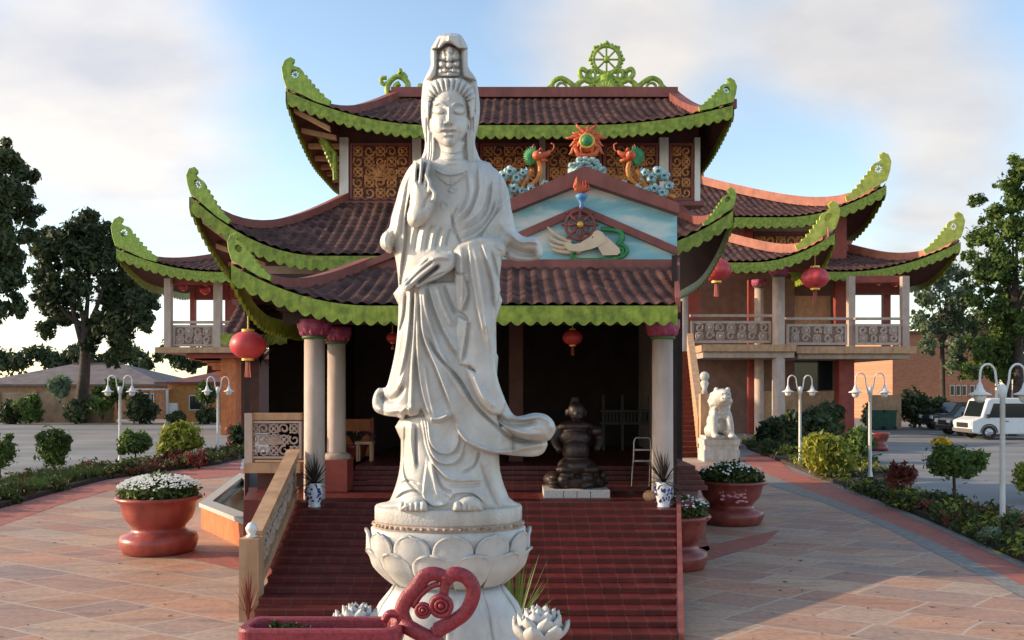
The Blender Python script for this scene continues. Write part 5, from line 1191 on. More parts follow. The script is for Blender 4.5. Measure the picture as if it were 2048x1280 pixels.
# ------------------------------------------------------------------ planters
def bowl(name, label, px, py, wpx, m, dark=False, group='glazed bowl planters', hpx=115, flowers='white', seed=1):
    g = G(px,py); Y = g.y; R0 = wpx/2*Y/F; Hh = hpx*Y/F; t = thing(name, label, 'planter', g, group)
    b = MB(); pr = [(.78*R0,0),(.84*R0,.02*Hh),(.90*R0,.10*Hh),(.94*R0,.22*Hh),(.90*R0,.31*Hh),(.70*R0,.36*Hh),(.62*R0,.42*Hh),(.64*R0,.47*Hh),(.80*R0,.60*Hh),(.88*R0,.76*Hh),(.90*R0,.88*Hh),(1.0*R0,.93*Hh),(1.04*R0,.97*Hh),(1.0*R0,1.0*Hh),(.90*R0,1.0*Hh),(.86*R0,.93*Hh)]
    pr = [(r,z) for r,z in pr]; b.lathe(pr, g, 48); b.build('bowl', m, t, True)
    b = MB(); b.lathe([(.87*R0,.88*Hh),(.5*R0,.96*Hh),(0,.98*Hh)], g, 24); b.build('soil', 'soil', t)
    if dark:   # carved branch on the front
        b = MB()
        for i in range(24):
            a = -PI/2+random.uniform(-.6,.3); z = Hh*random.uniform(.55,.85); r = R0*(.83+.1*(z/Hh-.6)); b.ball((g.x+r*math.cos(a), g.y+r*math.sin(a), z), (.05,.03,.025), 6, 4)
        b.build('relief', 'petalpink', t)
    sg = Hh*1.08
    bl = [(g.x+R0*.55*math.cos(a), g.y+R0*.55*math.sin(a), sg, (R0*.42,R0*.42,R0*.24)) for a in [2*PI*i/7 for i in range(7)]]+[(g.x,g.y,sg+.08,(R0*.5,R0*.5,R0*.32))]
    pl = thing('flower_clump', {'white':'white daisies filling the planter ','mixed':'mixed white and yellow flowers and foliage in the planter '}[flowers]+label.split(' ',2)[2] if False else
               {1:'dense white daisy clump in the left bowl by the pond', 2:'loose green foliage with a few white flowers in the carved right bowl', 3:'white flowers with grey green leaves in the nearest right bowl'}[seed], 'plant', (g.x,g.y,Hh))
    leaves(bl, 5200, .06*Y/15, 'leafmid' if flowers == 'white' else 'leafcover', 'foliage', pl, shell=.4)
    nf = 1000 if flowers == 'white' else 110
    b = MB()
    for i in range(nf):
        a = random.random()*6.28; r = R0*.97*random.random()**.5
        z = sg+.02+R0*.36*math.sqrt(max(0,1-(r/(R0*1.02))**2))+random.uniform(-.03,.02); s = .019*Y/15*random.uniform(.7,1.2)
        c = (g.x+r*math.cos(a), g.y+r*math.sin(a), z); tx, ty = random.uniform(-.5,.5), -.6+random.uniform(-.4,.4)
        k = 6; b.add([c]+[(c[0]+s*math.cos(2*PI*j/k), c[1]+s*math.sin(2*PI*j/k)*.8, c[2]-s*math.sin(2*PI*j/k)*ty*.9+s*.15) for j in range(k)], [(0,1+j,1+(j+1)%k) for j in range(k)])
    b.build('flowers', 'petalwhite', pl)['kind'] = 'stuff'
    return t
bowl('bowl_planter', 'red glazed round bowl planter beside the pond at left', 318, 1103, 160, 'bowl', hpx=112, seed=1)
bowl('bowl_planter', 'dark red bowl planter with carved branch standing on the right plaza', 1462, 1046, 136, 'bowldark', True, hpx=86, flowers='mixed', seed=2)
bowl('bowl_planter', 'dark red bowl planter at the right foot of the steps nearest the camera', 1350, 1134, 138, 'bowldark', hpx=106, flowers='mixed', seed=3)

# ------------------------------------------------------------------ lamps
def lamp():
    t = thing('street_lamp', 'white twin hooked lamp post, tallest and nearest at the right edge', 'street lamp', (0,0,0), 'white twin armed lamp posts')
    b = MB(); b.lathe([(.12,0),(.12,.06),(.075,.10),(.06,.22),(.048,.26),(.044,2.42),(.07,2.44),(.07,2.62),(.05,2.66),(.0,2.68)], (0,0,0), 16); b.build('pole', 'white', t, True)
    for s in (-1,1):
        b = MB(); b.tube(cat([(s*.05,0,2.48),(s*.11,0,2.72),(s*.14,0,2.93),(s*.22,0,3.03),(s*.32,0,3.03),(s*.39,0,2.95),(s*.41,0,2.80),(s*.41,0,2.68)],5), .021, 8); b.build('arm', 'white', t, True)
        b = MB(); b.lathe([(.02,2.72),(.045,2.66),(.06,2.60),(.10,2.54),(.19,2.50),(.195,2.48),(.10,2.485)], (s*.41,0,0), 20); sh = b.build('lamp_shade', 'white', t, True)
        b = MB(); b.lathe([(.10,2.485),(.105,2.44),(.085,2.38),(.045,2.345),(0,2.34)], (s*.41,0,0), 16); b.build('globe', 'lampwhite', sh, True)
    return t
L0 = lamp(); g = G(2005,1064); L0.location = g
for px, py, lab in ((1740,960,'white twin hooked lamp post between the yellow bush and the topiary tree at right'),(1600,930,'white twin hooked lamp post beside the lion, in front of the wing'),
                    (240,930,'white twin hooked lamp post in the left bed below the eucalyptus'),(436,915,'white twin hooked lamp post by the red pier of the left wing')):
    dup(L0, G(px,py), lab)

# ------------------------------------------------------------------ lanterns
def lantern(c, r, label, grp='red hanging lanterns', tassel=True, m='lantern', drop=.25):
    t = thing('lantern', label, 'lantern', c, grp); c = Vector(c)
    b = MB(); pr = [(r*.3,-r*.80),(r*.62,-r*.68),(r*.9,-r*.38),(r*1.0,0),(r*.9,r*.38),(r*.62,r*.68),(r*.3,r*.80)]
    pp_ = []
    for i in range(13): a = -PI/2*.78+PI*.78*i/12; pp_.append((r*math.cos(a)*1.0, r*.84*math.sin(a)))
    b.lathe(pp_, c, 48, ribs=24, ra=.05); b.build('shade', m, t, True)
    MB().lathe([(r*.36,-r*.92),(r*.36,-r*.76),(r*.1,-r*.75)], c, 16).build('rim', 'gold', t); b = MB(); b.lathe([(r*.36,r*.76),(r*.36,r*.92),(r*.1,r*.95)], c, 16); b.tube([c+Vector((0,0,r*.9)), c+Vector((0,0,r*.9+drop))], .008+r*.01, 5); b.build('cap', 'gold', t)
    if tassel:
        b = MB()
        for i in range(7): a = i*.9; b.tube([c+Vector((r*.1*math.cos(a),r*.1*math.sin(a),-r*.9)), c+Vector((r*.16*math.cos(a),r*.16*math.sin(a),-r*1.9))], r*.03, 4)
        b.build('tassel', 'redwood', t)
    return t
lantern(P(496,690,13.6), 34*13.6/F, 'large red lantern hanging under the porch corner left of the first column', drop=.5)
lantern(P(1145,675,14.2), 19*14.2/F, 'small dark red lantern hanging in the centre of the porch', drop=.35)
lantern(P(785,676,14.6), 12*14.6/F, 'small red lantern mostly hidden behind the statue robe', drop=.3)
lantern(P(1433,540,44.5), 28*44.5/F, 'pink red lantern hanging left of the wing column', drop=1.2)
lantern(P(1630,556,46.5), 26*46.5/F, 'pink red lantern hanging between the wing columns at right', drop=1.)
for px, py, r, w_ in ((366,574,9,'first'),(410,580,10,'second'),(1757,562,9,'first'),(1791,566,8,'second')):
    lantern(P(px,py,53), r*53/F, ('%s small red lantern from the left under the left wing roof' if px < 500 else '%s small red lantern from the left under the far right roof')%w_, 'small lanterns under the wing eaves', False)
# ------------------------------------------------------------------ vases with spiky plants
def spiky(c, h, n, label, m='leafspike', w=.018, spread=1., lo=-.1):
    t = thing('spiky_plant', label, 'plant', c); b = MB()
    for i in range(n):
        a = random.random()*6.28; el = random.uniform(lo,1.45); L = h*random.uniform(.75,1.1); d = Vector((math.cos(a)*math.cos(el)*spread, math.sin(a)*math.cos(el)*spread, math.sin(el)))
        c0 = Vector(c)+Vector((0,0,h*.12*random.random())); s = Vector((-math.sin(a),math.cos(a),0)); pts = []
        for j in range(5):
            u = j/4; p = c0+d*L*u+Vector((0,0,-.28*L*u*u*(1-max(0,el)/1.6))); ww = w*(1-u)**.7*(.6+.4*min(1,u*4)); pts += [p-s*ww, p+s*ww]
        b.add(pts, [(2*j,2*j+1,2*j+3,2*j+2) for j in range(4)])
    b.build('leaves', m, t); return t
def vase(px, py, Y, hpx, label, zz):
    k = Y/F; c = Vector((XX(px,Y),Y,zz)); h = hpx*k; t = thing('vase', label, 'vase', c, 'blue and white vases on the steps')
    b = MB(); b.lathe([(.26*h,0),(.27*h,.03*h),(.24*h,.1*h),(.28*h,.3*h),(.36*h,.62*h),(.37*h,.78*h),(.31*h,.92*h),(.34*h,1.0*h),(.29*h,1.0*h),(.27*h,.9*h)], c, 28); b.build('body', 'porcelain', t, True)
    MB().lathe([(.28*h,.92*h),(0,.93*h)], c, 14).build('soil', 'soil', t)
    b = MB()
    for i in range(26):
        a = -PI/2+random.uniform(-1.2,1.2); z = h*random.uniform(.25,.82); r = h*(.28+.085*min(1,max(0,(z/h-.3)/.35)))+.003; b.ball((c.x+r*math.cos(a), c.y+r*math.sin(a), c.z+z), (.012+.012*random.random(),.006,.01+.018*random.random()), 6, 4)
    b.build('glaze_pattern', 'cobalt', t); return c, h
c, h = vase(629, 1012, 12.72, 48, 'blue and white vase at the left end of the top steps', .9268); spiky((c.x,c.y,c.z+h*.9), .48, 60, 'dark spiky plant in the left blue and white vase')
c, h = vase(1327, 1017, 12.72, 50, 'blue and white vase at the foot of the right porch column', .9268); spiky((c.x,c.y,c.z+h*.9), .55, 60, 'dark spiky plant in the vase by the right column')
MB_ = MB().ball((XX(1298,12.9),12.9,1.06),(.09,.08,.085),12,8); tag(MB_.build('stone_ball', 'tan', None, True), 'small round tan stone left of the right vase', 'stone')
spiky((XX(512,10.2),9.9,.05), .55, 26, 'sparse red green leaves growing left of the steps', 'leafred', .012, .6, .5)
spiky((XX(1030,8.9),8.9,.1), .95, 60, 'spiky green grass like plant between pedestal and steps', 'leafmid', .014, .75, .3)
b = thing('planter_stand', 'dark pot holding the grass like plant behind the pedestal', 'pot', (XX(1030,8.9),8.9,0)); MB().lathe([(.18,0),(.22,.1),(.2,.14),(.12,.14)], (XX(1030,8.9),8.9,0), 20).build('pot', 'bowldark', b, True)
spiky(P(520,742,15.2)+Vector((0,0,.15)), .62, 30, 'trailing plant hanging in the dark porch at left', 'leafspike', .016, 1.2, -.2)
# potted palm and stool by the orange screen
g_ = Vector((XX(712,16.6),16.6,1.29)); t = thing('palm_pot', 'brown pot with small palm in front of the lit orange screen', 'potted plant', g_)
MB().lathe([(.1,0),(.16,.05),(.2,.22),(.24,.26),(.2,.27)], g_+Vector((0,0,0)), 18).build('pot', 'bowldark', t, True)
b = MB()
for i in range(16):
    a = i*2.4; b.tube(cat([g_+Vector((0,0,.25)), g_+Vector((.18*math.cos(a),.18*math.sin(a),.5)), g_+Vector((.38*math.cos(a),.38*math.sin(a),.42))],4), [.02]*6+[.012]*3, 4, flat=.3)
b.build('fronds', 'leafspike', t)
g_ = Vector((XX(730,16.3),16.3,1.29)); t = thing('altar_table', 'small orange lit wooden table beside the palm pot', 'table', g_)
MB().box((g_.x,g_.y,1.62),(.32,.3,.05)).build('table_top', 'tan', t)
for sx in (-.12,.12):
    for sy in (-.1,.1): MB().box((g_.x+sx,g_.y+sy,1.44),(.04,.04,.31)).build('leg', 'tan', t)
# silver folding chair / rack
g_ = Vector((XX(1281,14.3),14.1,.99)); t = thing('step_stool', 'pale metal folding step stool standing left of the right porch column', 'stool', g_)
k = 14.1/F
for s in (-1,1):
    MB().tube(cat([(g_.x+s*18*k,14.1,ZZ(932,14.1)),(g_.x+s*17*k,14.1,ZZ(905,14.1)),(g_.x+s*15*k,14.1,ZZ(878,14.1)),(g_.x+s*0,14.1,ZZ(876,14.1))],4), .014, 6).build('frame', 'steel', t, True)
    MB().tube([(g_.x+s*18*k,14.3,.99),(g_.x+s*17*k,14.12,ZZ(905,14.1))], .012, 6).build('leg', 'steel', t)
for y in (899,921): MB().bb(g_.x-17*k,g_.x+17*k,14.0,14.12,ZZ(y+1.5,14.1),ZZ(y-1.5,14.1)).build('tread', 'steel', t)
t = thing('shelf_rack', 'grey slatted rack, darkened for the dim hall, against the rear wall of the porch hall', 'rack', (XX(1255,19),19,1.29))
b = MB()
for px in range(1205,1300,7): b.bb(XX(px,19),XX(px+3,19),18.97,19.0,ZZ(845,19),ZZ(824,19))
b.bb(XX(1200,19),XX(1300,19),18.96,19.01,ZZ(824,19),ZZ(820,19)).bb(XX(1200,19),XX(1300,19),18.96,19.01,ZZ(849,19),ZZ(845,19)); b.build('slats', 'rackgrey', t)
for a in (1204,1242,1296): MB().bb(XX(a,19.1),XX(a+5,19.1),19.05,19.1,1.29,ZZ(790,19.1)).build('post', 'rackgrey', t)

# ------------------------------------------------------------------ remeshed figures
def figure(balls, m, name, parent, vox=.02, rot=None, sm=2):
    b = MB()
    for q in balls:
        if q[0] == 't': b.tube(cat(q[1],4), [q[2]+(q[3]-q[2])*i/(4*(len(q[1])-1)) for i in range(4*(len(q[1])-1)+1)], 10)
        else: b.ball(q[0], q[1], 16, 10)
    o = b.build(name, m, parent, True); r = o.modifiers.new('fuse','REMESH'); r.mode = 'VOXEL'; r.voxel_size = vox; r.use_smooth_shade = True
    s = o.modifiers.new('soft','SMOOTH'); s.iterations = sm; s.factor = .5; return o
# guardian lion at the right
g_ = G(1437,921); Y = g_.y; k = Y/F
LT = thing('lion_statue', 'white stone guardian lion sitting on a stepped plinth at the foot of the wing stairs', 'statue', g_)
def q_(px, py, dy=0.): return Vector(((px-CX)*Y/F, Y+dy, H+(HY-py)*Y/F))
b = MB()
for i, (hw, ya_, yb_) in enumerate([(35,921,898),(33,898,888),(35,888,877),(31,877,870)]):
    b.bb(q_(1437-hw,0).x, q_(1437+hw,0).x, Y-hw*k*.9, Y+hw*k*.9, max(0,ZZ(ya_,Y)), ZZ(yb_,Y)-.004*i)
b.build('plinth', 'marble2', LT)
def ql_(px, py, dy=0.): return q_(1438+(px-1438)*.95, 880-10-(876-py)*1.06, dy)
r = 1.
fig = [(ql_(1438,852,.15),(23*k,.5,24*k)),(ql_(1436,835,-.1),(20*k,.36,17*k)),(ql_(1437,808,-.35),(21*k,.40,18*k)),(ql_(1439,800,-.62),(15*k,.28,12*k)),(ql_(1440,808,-.8),(10*k,.16,6*k)),(ql_(1440,796,-.85),(9*k,.12,5*k)),
       (ql_(1421,868,.1),(12*k,.42,13*k)),(ql_(1455,868,.1),(12*k,.42,13*k)),('t',[ql_(1424,835,-.3),ql_(1421,855,-.5),ql_(1421,876,-.55)],8*k,7*k),('t',[ql_(1452,835,-.3),ql_(1454,855,-.5),ql_(1455,876,-.55)],8*k,7*k),
       (ql_(1421,876,-.72),(8*k,.22,5*k)),(ql_(1455,876,-.72),(8*k,.22,5*k)),('t',[ql_(1460,862,.4),ql_(1466,840,.5),ql_(1460,815,.45),ql_(1464,796,.4)],6*k,3*k),
       (ql_(1427,791,-.4),(5*k,.12,6*k)),(ql_(1451,791,-.4),(5*k,.12,6*k)),(ql_(1440,803,-.92),(4*k,.06,3*k))]
for i in range(18):
    a = 2*PI*i/18; fig.append((ql_(1437+20*math.cos(a), 812-19*math.sin(a), -.3+.12*(i%2)),(5.5*k,.14,5.5*k)))
for i in range(12): fig.append((ql_(1424+26*(i%4)/3, 826+8*(i//4), -.38),(5*k,.12,4.5*k)))
figure(fig, 'marble2', 'lion', LT, .035)
b = MB()
for s in (-1,1): b.ball(ql_(1440+s*6,798,-.88),(2.2*k,.04,2*k),8,6)
b.bb(q_(1433,0).x,q_(1447,0).x,Y-.93,Y-.86,ZZ(797,Y),ZZ(795,Y)); b.build('face_detail', 'soil', LT)
t = thing('newel_lamp', 'white ball finial on a short post behind the lion', 'finial', q_(1421,790,1.)); b = MB(); b.ball(q_(1421,752,1.), 10*k, 14, 10); b.lathe([(7*k,0),(5*k,10*k),(9*k,22*k),(6*k,28*k)], q_(1421,788,1.), 12); b.build('ball', 'marble2', t, True)
MB().box(q_(1421,788,1.)-Vector((0,0,q_(1421,788,1.).z/2)), (.36,.36,q_(1421,788,1.).z)).build('post', 'tan', t)
# dark laughing seated figure in the porch
Y = 13.75; k = Y/F
PLT = thing('tiled_plinth', 'low grey tiled plinth under the dark carved figure', 'plinth', (XX(1154,Y),Y,.99)); b = MB(); b.bb(XX(1088,Y-.5),XX(1220,Y-.5),Y-.5,Y+.4,.99,ZZ(981,Y-.5)); b.build('block', 'granite', PLT)
b = MB()
for px in (1127,1154,1181): b.bb(XX(px,Y-.5)-.004,XX(px,Y-.5)+.004,Y-.503,Y-.49,.995,ZZ(982,Y-.5))
b.build('joints', 'soil', PLT)
zt = ZZ(981,Y-.5)
BU = thing('wooden_statue', 'dark carved wooden laughing figure seated on a rocky base inside the porch', 'statue', (XX(1152,Y),Y,zt))
def w_(px, py, dy=0.): return Vector(((px-CX)*Y/F, Y+dy, H+(HY-py)*Y/F))
fig = [(w_(1152,960,.0),(50*k,.34,20*k)),(w_(1110,958),(24*k,.25,16*k)),(w_(1196,958),(22*k,.25,18*k)),(w_(1152,930,-.1),(38*k,.34,20*k)),(w_(1128,935,-.3),(20*k,.14,9*k)),(w_(1176,935,-.3),(20*k,.14,9*k)),
       (w_(1150,900,-.12),(28*k,.26,26*k)),(w_(1150,875,-.05),(32*k,.22,20*k)),(w_(1150,852,-.02),(34*k,.18,12*k)),(w_(1152,822,-.08),(17*k,.15,18*k)),(w_(1152,832,-.17),(13*k,.08,8*k)),
       ('t',[w_(1120,855),w_(1108,880,-.1),w_(1118,900,-.25)],9*k,6*k),('t',[w_(1182,855),w_(1198,878,-.1),w_(1190,898,-.25)],9*k,6*k),(w_(1134,826),(4*k,.05,9*k)),(w_(1170,826),(4*k,.05,9*k)),
       ('t',[w_(1150,812),w_(1150,802),w_(1151,794)],12*k,6*k),(w_(1152,826,-.235),(4*k,.03,3*k)),(w_(1192,862,-.1),(12*k,.12,10*k))]
for i in range(26): fig.append((w_(random.uniform(1095,1212), random.uniform(944,976), random.uniform(-.35,-.1)),(random.uniform(6,13)*k,.1,random.uniform(4,9)*k)))
figure(fig, 'darkwood', 'figure', BU, .014, sm=1)
# ------------------------------------------------------------------ shrubs, small trees
def sh(px, py, wpx, hpx, label, m, n=2600, size=.07, name='shrub', c='shrub', stem=False, sc=None, **kw):
    g = G(px,py); k = g.y/F; r = (wpx/2*k, wpx/2*k*.9, hpx/2*k)
    return shrub(name, label, (g.x,g.y,g.z+r[2]*1.0+.05), r, n, size*(g.y/22), m, category=c, **kw)
sh(362,915,88,68,'yellow green bush behind the left bowl planter','leafyel',3200,.10)
sh(345,930,60,26,'low pink flowering shrub in the left bed','leafred',1200,.08)
sh(398,938,44,30,'low pink and white flowering shrub behind the pond','leafred',900,.08)
sh(470,900,40,50,'dark red leaved shrub at the pier of the left wing','leafred',1400,.08)
sh(480,905,36,60,'dense dark green shrub at the foot of the left balustrade','leafdark',1800,.08)
sh(1655,958,100,100,'large yellow green leaved bush at the second lamp','leafyel',6500,.11,clumps=16)
sh(1715,925,70,70,'green bush behind the second lamp post','leafmid',2600,.11)
sh(1590,905,60,80,'dark green bush below the wing balcony','leafdark',2600,.11)
sh(1640,885,110,75,'broad dark green bush against the wing wall','leafdark',3000,.12)
sh(1540,895,60,60,'round dark green bush left of the wing','leafdark',2200,.12)
sh(1540,905,50,24,'low dark shrub by the curve of the path','leafdark',1200,.09)
sh(2030,1075,60,40,'low leafy green shrub at the foot of the nearest lamp','leafmid',2200,.07)
sh(2062,1000,70,75,'yellow green shrub cut by the right edge','leafyel',2600,.09)
sh(1985,1092,60,36,'pale flowering plant at the base of the nearest lamp','leafpale',1600,.06)
sh(1845,1020,120,32,'low dark shrub under the topiary tree','leafdark',2200,.07)
sh(1800,1012,70,30,'low yellow flowering plant left of the topiary','leafyel',1500,.07)
def topiary(px, py, ball_py, rpx, rypx, label, m='leafmid', n=5200, size=.07, extra=None):
    g = G(px,py); k = g.y/F; z = ZZ(ball_py,g.y); t = thing('small_tree', label, 'tree', g, 'small clipped trees in the beds')
    MB().tube([(g.x,g.y,0),(g.x+.02,g.y,z*.5),(g.x-.01,g.y,z)], [.04,.032,.026], 8).build('trunk', 'bark', t, True)
    bl = [(g.x,g.y,z,(rpx*k,rpx*k,rypx*k))]+[(g.x+rpx*k*.7*math.cos(a),g.y+rpx*k*.5*math.sin(a),z+rypx*k*.3*math.sin(a*2),rpx*k*.42) for a in [i*.9 for i in range(7)]]
    if extra: bl += extra(g,k)
    leaves(bl+[(g.x+rpx*k*random.uniform(-1,1),g.y+rpx*k*random.uniform(-.8,.8),z+rypx*k*random.uniform(-.8,1.05),rpx*k*.28) for _ in range(9)], n, size*g.y/18, m, 'crown', t, shell=.55); return t
t = topiary(1907, 1028, 925, 44, 30, 'round clipped green topiary tree with yellow top shoots', n=7000, extra=lambda g,k: [(g.x-26*k,g.y,ZZ(898,g.y),14*k)])
gt = G(1907,1028); leaves([(gt.x-24*gt.y/F,gt.y,ZZ(884,gt.y),(16*gt.y/F,.1,8*gt.y/F))], 420, .07, 'petalyel', 'yellow_shoots', t)
topiary(108, 948, 895, 26, 36, 'narrow clipped green tree in the left bed', 'leafmid', 4200, .075)
topiary(270, 932, 886, 28, 20, 'flat topped clipped green tree left of the bowl', 'leafmid', 3600, .07)
topiary(-2, 965, 905, 27, 30, 'round clipped tree cut by the left edge', 'leafmid', 3000, .07)
topiary(1803, 1012, 950, 25, 26, 'spindly pink red leaved sapling in the right bed', 'leafred', 900, .07)

# ------------------------------------------------------------------ trees
def cl(px, py, r, Y, dz=1.): k = Y/F; return (XX(px,Y)+0, Y+random.uniform(-1,1)*r*k, ZZ(py,Y), r*k)
Y = 68
bl = [cl(*a, Y) for a in [(165,450,30),(200,470,28),(130,485,36),(95,500,30),(90,470,16),(230,510,34),(185,520,40),(260,560,40),(215,590,44),(160,575,40),(110,590,34),(285,610,30),(250,650,40),(295,640,24),(200,650,32),(120,630,26),(90,540,26),(240,690,28),(150,500,30),(100,660,20),(300,590,18),(185,690,16),(225,720,14),(85,610,18),(270,530,26)]]
tree('eucalyptus_tree', 'large dark spreading tree left of the temple above the grey roofed house', G(157,843)+Vector((0,68-G(157,843).y,0)) if False else Vector((XX(157,68),68,0)), Vector((XX(170,68),68,ZZ(640,68))), bl, 46000, .27, 'leafdark', .55, shell=.12, droop=.5)
Y = 58
bl = [cl(*a, Y) for a in [(10,320,34),(45,345,24),(30,390,40),(-10,360,40),(5,440,44),(45,420,26),(25,490,34),(-20,520,50),(15,560,40),(35,610,20),(0,620,26),(-50,450,60),(55,470,16)]]
tree('eucalyptus_tree', 'dark tall tree cut off by the left edge of the view', Vector((XX(-60,58),58,0)), Vector((XX(-50,58),58,ZZ(600,58))), bl, 36000, .25, 'leafdark', .5, shell=.12, droop=.5)
Y = 62
bl = [cl(*a, Y) for a in [(2030,340,26),(2010,370,22),(2045,400,34),(1990,430,24),(1955,400,14),(2020,460,40),(1960,470,24),(2000,520,40),(2050,540,46),(1960,550,30),(2030,600,40),(1985,620,30),(1945,510,16),(2060,460,40),(2060,640,40),(2010,660,30),(2070,350,30),(1948,600,18),(1960,690,28),(1985,730,30),(2030,720,34),(2000,690,34),(1935,740,20)]]
tree('poplar_tree', 'tall leafy green tree at the right edge of the view', Vector((XX(2035,62),62,0)), Vector((XX(2030,62),62,ZZ(560,62))), bl, 36000, .22, 'leafmid', .4, shell=.2)
Y = 64
bl = [cl(*a, Y) for a in [(1870,560,28),(1900,540,26),(1850,600,28),(1895,600,30),(1840,640,20),(1880,650,34),(1920,640,30),(1930,590,24),(1905,690,24),(1860,690,18),(1945,680,26),(1920,550,16),(1835,570,16),(1862,530,16),(1925,720,22),(1895,730,16)]]
tree('birch_tree', 'airy pale leaved tree growing behind the right temple corner', Vector((XX(1886,64),64,0)), Vector((XX(1884,64),64,ZZ(640,64))), bl, 15000, .20, 'leafpale', .22, shell=.15)
Y = 80
bl = [cl(*a, Y) for a in [(1960,650,40),(2010,640,50),(2060,660,60),(1980,700,40),(2030,710,40),(1940,700,30)]]
tree('dark_tree', 'dark broad tree behind the brick building at far right', Vector((XX(2010,80),80,0)), Vector((XX(2010,80),80,ZZ(700,80))), bl, 14000, .30, 'leafdark', .4, shell=.3)
# distant tree belts
bl = []
for px in range(-150, 520, 16): bl.append(cl(px, 716+10*math.sin(px*.07)+random.uniform(-6,6), random.uniform(12,24), 120))
o = leaves(bl, 16000, .5, 'leafdark', 'distant_trees', shell=.3); o['kind'] = 'stuff'
bl = [cl(px, 740+random.uniform(-8,8), random.uniform(18,30), 110) for px in range(1720, 2250, 20)]
o = leaves(bl, 9000, .5, 'leafdark', 'distant_trees', shell=.3); o['kind'] = 'stuff'
# hedges / yard shrubs by the far fence
for px, py, w, h_, lab, m in ((150,848,60,50,'dark shrub before the tan fence near the trunk','leafdark'),(205,835,50,60,'tall green shrub behind the clipped tree','leafmid'),(280,845,80,66,'broad dark shrub behind the first left lamp','leafdark'),(60,848,50,70,'leafy shrub climbing the tan fence','leafmid'),
                           (20,850,50,50,'dark shrub at far left by the fence','leafdark'),(120,800,40,50,'tall pale shrub above the fence','leafpale'),(235,812,44,60,'pale green shrub under the tree','leafmid'),(350,850,36,26,'low dark shrub before the orange house','leafdark'),(415,850,46,30,'low dark hedge at the orange house','leafdark'),(412,820,40,70,'thin green tree by the orange house','leafmid'),
                           (1770,850,80,60,'dark hedge behind the parked cars','leafdark'),(1830,856,70,74,'dark green shrub before the brick building','leafdark'),(1880,850,60,60,'dark shrub left of the parked van','leafdark'),(1740,860,40,60,'dark bush at the corner of the wing','leafdark')):
    k = 66/F if px < 600 else 60/F; Yy = 66. if px < 600 else 60.; c = (XX(px,Yy),Yy,max(h_/2*k, ZZ(py-h_/2,Yy)))
    c = (c[0],c[1],h_/2*k*1.0 if ZZ(py-h_/2,Yy) < h_/2*k else ZZ(py-h_/2,Yy))
    shrub('shrub', lab, c, (w/2*k, w/2*k, h_/2*k), 1500, .26, m)

# ------------------------------------------------------------------ houses, fence, vehicles
def house(name, label, x0, x1, y0, y1, zw, zr, wm, rm, wins=(), ov=.7):
    t = thing(name, label, 'house', ((x0+x1)/2,y0,0)); MB().bb(x0,x1,y0,y1,0,zw).build('wall', wm, t)
    a = [(x0-ov,y0-ov,zw),(x1+ov,y0-ov,zw),(x1+ov,y1+ov,zw),(x0-ov,y1+ov,zw)]; d = (y1-y0)/2+ov; r1_ = (x0-ov+d,(y0+y1)/2,zr); r2 = (x1+ov-d,(y0+y1)/2,zr)
    b = MB(); b.add(a+[r1_,r2], [(0,1,5,4),(1,2,5),(2,3,4,5),(3,0,4),(3,2,1,0)])
    for i in range(4): b.beam([a[i],a[(i+1)%4]], .12, .16)
    b.beam([r1_,r2],.3,.12); R = b.build('roof', rm, t)
    for (wx, wz, ww, wh) in wins:
        f = MB().bb(wx-ww/2,wx+ww/2,y0-.06,y0-.002,wz,wz+wh).build('window', 'white', t); MB().bb(wx-ww/2+.08,wx+ww/2-.08,y0-.07,y0-.061,wz+.08,wz+wh-.08).build('pane', 'glass', f)
    return t
house('house', 'long low house with grey brown tiled roof behind the trees at left', XX(-60,78), XX(325,78), 78, 90, ZZ(772,78), ZZ(728,84), 'housewall', 'houseroof', [(XX(u,78),1.0,1.6,1.2) for u in (20,90,200,290)])
house('house', 'small house with maroon hip roof and orange walls left of the red pier', XX(335,70), XX(500,70), 70, 80, ZZ(768,70), ZZ(730,75), 'housewall2', 'houseroof2', [(XX(395,70),.9,1.3,1.2)])
t = thing('garden_fence', 'tan rendered boundary wall across the left car park', 'fence', (XX(110,68.5),68.5,0))
b = MB()
for i, (a, c_) in enumerate(((-80,-5),(0,70),(74,150),(154,225))): MB().bb(XX(a,68.5),XX(c_,68.5),68.5,68.7,0,ZZ(784,68.5)-.1*(i%2)).build('panel', 'fence', t)
for a in (-3,72,152,227): MB().bb(XX(a-2,68.4),XX(a+2,68.4),68.35,68.75,0,ZZ(780,68.5)).build('post', 'housewall', t)
t = thing('carport', 'open white beamed carport left of the orange house', 'carport', (XX(300,69),69,0))
MB().bb(XX(262,69),XX(335,69),66,72,ZZ(780,69),ZZ(777,69)).build('roof', 'white', t)
for a in (264,298,332): MB().bb(XX(a,67),XX(a+3,67),67,67.2,0,ZZ(780,67)).build('post', 'white', t)
MB().bb(XX(338,67.5),XX(356,67.5),67.3,67.5,0,ZZ(806,67.5)).build('door', 'white', t)
t = thing('brick_building', 'orange sunlit brick building behind the trees at right', 'building', (XX(1900,72),72,0))
MB().bb(XX(1785,72),XX(1990,72),72,84,0,ZZ(668,72)).build('wall', 'brickwall', t)
MB().bb(XX(1783,72),XX(1992,72),71.8,84.2,ZZ(668,72),ZZ(662,72)).build('parapet', 'maroonframe', t)
for px in (1900,1912,1924,1940,1952): f = MB().bb(XX(px,71.95),XX(px+9,71.95),71.9,71.995,ZZ(792,72),ZZ(770,72)).build('window', 'white', t); MB().bb(XX(px+1.5,71.9),XX(px+7.5,71.9),71.86,71.899,ZZ(790,72),ZZ(772,72)).build('pane', 'glass', f)
